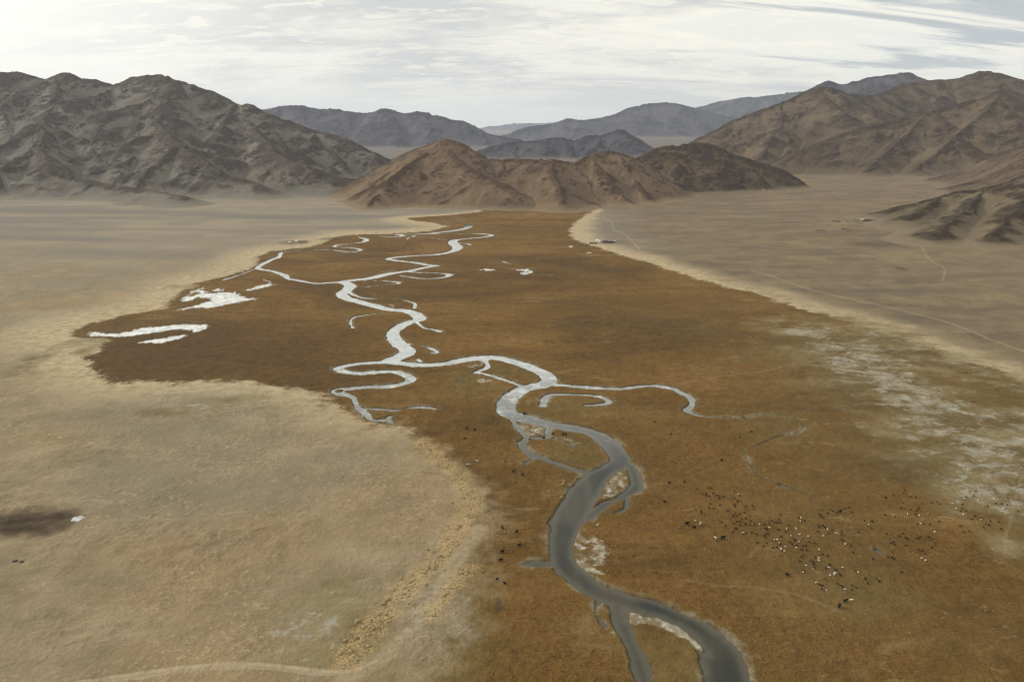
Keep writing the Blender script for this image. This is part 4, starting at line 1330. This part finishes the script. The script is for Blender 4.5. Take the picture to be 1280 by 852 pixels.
def shed(px, py, sx, sy, h, rz, roof, wall, label):
    p = on_ground(px, py)
    t = thing('herder_hut', p, rz, label, 'hut')
    bm = bmesh.new()
    box_into(bm, (0, 0, h / 2 - .3), (sx, sy, h + .6), 0, .06)
    new_obj('wall', bm, wall, t)
    bm = bmesh.new()
    q = [(-sx / 2 - .35, -sy / 2 - .35), (sx / 2 + .35, -sy / 2 - .35), (sx / 2 + .35, sy / 2 + .35), (-sx / 2 - .35, sy / 2 + .35)]
    a = [bm.verts.new((x, y, h + .02)) for x, y in q]
    r = [bm.verts.new((-sx / 2 - .35, 0, h + sy * .24)), bm.verts.new((sx / 2 + .35, 0, h + sy * .24))]
    bm.faces.new((a[0], a[1], r[1], r[0]))
    bm.faces.new((a[2], a[3], r[0], r[1]))
    bm.faces.new((a[1], a[2], r[1]))
    bm.faces.new((a[3], a[0], r[0]))
    bm.faces.new((a[3], a[2], a[1], a[0]))
    new_obj('roof', bm, roof, t)
    bm = bmesh.new()
    box_into(bm, (sx * .15, -sy / 2 - .03, .95), (1.0, .12, 1.9))
    new_obj('door', bm, WOOD, t)
    bm = bmesh.new()
    box_into(bm, (-sx * .22, -sy / 2 - .03, 1.3), (.9, .1, .7))
    new_obj('window', bm, EARTH, t)


def corral(px, py, rx, ry, h, rz, label, gap=.5, mat=None):
    """a low dry-stone ring with an opening"""
    p = on_ground(px, py)
    bm = bmesh.new()
    n = 22
    r = random.Random(int(px * 7 + py))
    pts = []
    for k in range(n + 1):
        a = gap / 2 + (2 * math.pi - gap) * k / n
        e = 1 / (abs(math.cos(a)) ** 4 + abs(math.sin(a)) ** 4) ** .25
        pts.append((rx * e * math.cos(a), ry * e * math.sin(a)))
    prev = None
    for k, (x, y) in enumerate(pts):
        l = math.hypot(x, y)
        nx, ny = x / l, y / l
        hh = h * r.uniform(.8, 1.15)
        zz = sample_z(p[0] + x * math.cos(rz) - y * math.sin(rz), p[1] + x * math.sin(rz) + y * math.cos(rz)) - p0z(p)
        row = [bm.verts.new((x - nx * .45, y - ny * .45, zz - .5)), bm.verts.new((x - nx * .3, y - ny * .3, zz + hh)), bm.verts.new((x + nx * .3, y + ny * .3, zz + hh)), bm.verts.new((x + nx * .45, y + ny * .45, zz - .5))]
        if prev:
            for i in range(3):
                bm.faces.new((prev[i], prev[i + 1], row[i + 1], row[i]))
        else:
            bm.faces.new(row)
        prev = row
    bm.faces.new(prev[::-1])
    o = new_obj('stone_corral', bm, mat or STONE)
    o.location = (p[0], p[1], p0z(p))
    o.rotation_euler = (0, 0, rz)
    o['label'], o['category'] = label, 'corral'


def p0z(p):
    return sample_z(p[0], p[1])


ger(747, 301, 3.4, -1.2, 'larger white felt ger in the camp at the straw edge of the meadow')
ger(749.5, 302.2, 2.4, -1.0, 'smaller white felt ger touching the larger one at the meadow edge')
shed(756.5, 303, 9, 5, 2.6, .2, EARTH, STONE, 'dark stone hut beside the white gers at the meadow edge')
corral(763.5, 303.2, 6.5, 5, 1.6, .1, 'dark stone corral right of the dark hut in the meadow edge camp')
corral(741.5, 304.2, 7, 6, 1.2, .0, 'low stone corral left of the white gers at the meadow edge')
shed(768, 302.6, 3, 2.4, 2.0, .3, TIN, MUD, 'tiny pale shed at the right end of the meadow edge camp')
shed(1077.5, 276, 7, 5, 2.8, .3, TIN, MUD, 'white roofed hut of the farmstead on the right hand plain')
shed(1083.5, 276.6, 14, 6, 2.4, .1, EARTH, STONE, 'long dark barn beside the white roofed hut on the plain')
corral(1089, 275.6, 10, 9, 1.6, .2, 'dark stone corral right of the long barn on the plain')
corral(1060, 277, 8, 8, 1.1, -.1, 'pale earth walled corral left of the white roofed hut', .5, MUD)
corral(1045, 276.6, 6, 8, 1.0, .1, 'small dark corral alone at the left end of the plain farmstead')
corral(1058, 286.4, 6, 9, .9, .3, 'low dark corral below the pale earth walled one')
corral(1025, 288.4, 7, 8, .8, .0, 'low dark corral alone far left of the farmstead')
corral(1119, 273, 5, 7, 1.1, .5, 'dark stone corral at the foot of the rocky knoll')
corral(1128, 276.4, 5, 6, 1.0, .2, 'dark stone corral nearest the track below the rocky knoll')
shed(1147.5, 274.6, 5, 4, 2.4, .6, TIN, MUD, 'pale roofed hut tucked under the dark crag of the knoll')
ger(371, 301.6, 3.0, -1.0, 'white felt ger alone on dark trampled ground across the valley')
ger(361.5, 303.2, 2.4, -1.4, 'small dusty ger left of the lone white one across the valley')
corral(379, 302.6, 7, 9, 1.0, .1, 'low stone corral right of the gers across the valley')

for px, py, r, lab in ((19, 701.4, .95, 'larger dark boulder lying on bare ground below the dark wet hollow'), (27, 702, .75, 'smaller dark boulder beside a larger one below the dark wet hollow')):
    p = on_ground(px, py)
    bm = bmesh.new()
    bmesh.ops.create_icosphere(bm, subdivisions=3, radius=r)
    for v in bm.verts:
        q = v.co * 1.7
        k = 1 + .28 * float(fbm(np.array([q.x + q.z + px]), np.array([q.y - q.z * .6]), 3, 5)[0])
        v.co = Vector((v.co.x * 1.35 * k, v.co.y * k, v.co.z * .62 * k))
    o = new_obj('boulder', bm, STONE, None, True)
    o.location = (p[0], p[1], sample_z(p[0], p[1]) + r * .2)
    o['label'], o['category'] = lab, 'boulder'

# ------------------------------------------------------------------ air
bm = bmesh.new()
bmesh.ops.create_cube(bm, size=1.0)
bmesh.ops.transform(bm, matrix=Matrix.Translation((0, 20000, 650)) @ Matrix.Diagonal((96000, 52000, 1310, 1)), verts=bm.verts)
hm = bpy.data.materials.new('haze')
hm.use_nodes = True
ht = hm.node_tree
ht.nodes.clear()
ho = ht.nodes.new('ShaderNodeOutputMaterial')
hv = ht.nodes.new('ShaderNodeVolumePrincipled')
hv.inputs['Color'].default_value = (.76, .85, 1.0, 1)
hv.inputs['Density'].default_value = 2.8e-5
hv.inputs['Density Attribute'].default_value = ''
hv.inputs['Anisotropy'].default_value = .2
ht.links.new(hv.outputs[0], ho.inputs['Volume'])
haze = new_obj('haze', bm, hm)
haze['kind'] = 'stuff'
haze['label'] = 'thin blue grey haze filling the valley air'
haze['category'] = 'haze'

# ------------------------------------------------------------------ sky and sun
SUN_AZ, SUN_EL = math.radians(-66), math.radians(30)      # from straight ahead towards the left
sdir = Vector((math.sin(SUN_AZ) * math.cos(SUN_EL), math.cos(SUN_AZ) * math.cos(SUN_EL), math.sin(SUN_EL)))
sun = bpy.data.lights.new('sun', 'SUN')
sun.energy = 2.7
sun.angle = math.radians(4)
sun.color = (1.0, .93, .82)
so = bpy.data.objects.new('sun', sun)
so.rotation_euler = (-sdir).to_track_quat('-Z', 'Y').to_euler()
so.location = sdir * 3000
COL.objects.link(so)


def build_world():
    w = bpy.data.worlds.new('World')
    scene.world = w
    w.use_nodes = True
    t = w.node_tree
    t.nodes.clear()
    m = NT.__new__(NT)
    m.t = t
    out = t.nodes.new('ShaderNodeOutputWorld')
    bg = t.nodes.new('ShaderNodeBackground')
    t.links.new(bg.outputs[0], out.inputs[0])
    bg.inputs[1].default_value = .1
    sky = t.nodes.new('ShaderNodeTexSky')
    sky.sky_type = 'NISHITA'
    sky.sun_disc = False
    sky.sun_elevation = SUN_EL
    sky.sun_rotation = SUN_AZ
    sky.altitude = 2000
    sky.dust_density = 1.5
    tc = t.nodes.new('ShaderNodeTexCoord')
    nrm = t.nodes.new('ShaderNodeVectorMath')
    nrm.operation = 'NORMALIZE'
    t.links.new(tc.outputs['Generated'], nrm.inputs[0])
    D = nrm.outputs[0]
    sp = t.nodes.new('ShaderNodeSeparateXYZ')
    t.links.new(D, sp.inputs[0])
    # a cloud layer seen in perspective
    zz = m.math('MAXIMUM', m.add(sp.outputs[2], .19), .05)
    cb = t.nodes.new('ShaderNodeCombineXYZ')
    t.links.new(m.math('DIVIDE', sp.outputs[0], zz), cb.inputs[0])
    t.links.new(m.math('DIVIDE', sp.outputs[1], zz), cb.inputs[1])

    def mapped(scale, loc=(0, 0, 0), rot=0.0):
        q = t.nodes.new('ShaderNodeMapping')
        t.links.new(cb.outputs[0], q.inputs[0])
        q.inputs['Scale'].default_value = scale
        q.inputs['Location'].default_value = loc
        q.inputs['Rotation'].default_value = (0, 0, rot)
        return q.outputs[0]
    big = m.noise(mapped((.45, 1.0, 1), (2.3, .7, 0), .12), 1.1, 5, .55, .4)
    mid = m.noise(mapped((.5, 1.3, 1), (5.3, 2.2, 0), .10), .36, 6, .6, .5)
    fine = m.noise(mapped((.6, 1.4, 1), (1.1, 8.2, 0), .05), .13, 5, .62, .6)
    dot = t.nodes.new('ShaderNodeVectorMath')
    dot.operation = 'DOT_PRODUCT'
    t.links.new(D, dot.inputs[0])
    dot.inputs[1].default_value = sdir
    glow = m.step(dot.outputs['Value'], .52, .91)
    cover = m.add(m.mul(big, .55), m.add(m.mul(mid, .38), m.mul(fine, .18)))
    lit = m.mix(m.step(cover, .47, .64), (10.3, 10.1, 9.1), (6.7, 6.85, 6.8))
    lit = m.mix(m.mul(m.step(fine, .50, .64), .55), lit, (11.4, 11.0, 9.5))
    gap = m.mul(m.step(m.add(m.mul(mid, .6), m.mul(big, .4)), .47, .40), .35)
    lit = m.mix(gap, lit, m.mix(.8, sky.outputs[0], (8.7, 9.25, 9.2)))
    right = m.step(sp.outputs[0], -.30, .45)
    bank = m.noise(mapped((.28, 1.15, 1), (7.4, 1.9, 0), .16), .42, 7, .60, .7)
    lit = m.mix(m.mul(m.mul(m.add(m.mul(right, .85), .12), m.step(bank, .49, .60)), .9), lit, (4.7, 5.2, 5.6))
    lit = m.mix(m.mul(glow, .95), lit, (13.0, 12.8, 11.9))
    hz = m.step(sp.outputs[2], .085, -.01)
    lit = m.mix(m.mul(hz, .6), lit, (11.2, 10.6, 8.9))
    lit = m.mix(1.0, lit, (1.01, 1.0, .98), 'MULTIPLY')
    # below the horizon: what the far plain throws back
    lit = m.mix(m.step(sp.outputs[2], -.02, -.10), lit, (2.2, 1.8, 1.3))
    t.links.new(lit, bg.inputs[0])


build_world()

vs = scene.view_settings
vs.view_transform = 'Standard'
vs.look = 'None'
vs.exposure = 0.0
vs.gamma = 1.0
vs.use_curve_mapping = False
scene.cycles.use_denoising = True
scene.cycles.filter_width = 1.15
scene.cycles.use_adaptive_sampling = False
scene.cycles.max_bounces = 6
scene.cycles.volume_bounces = 1
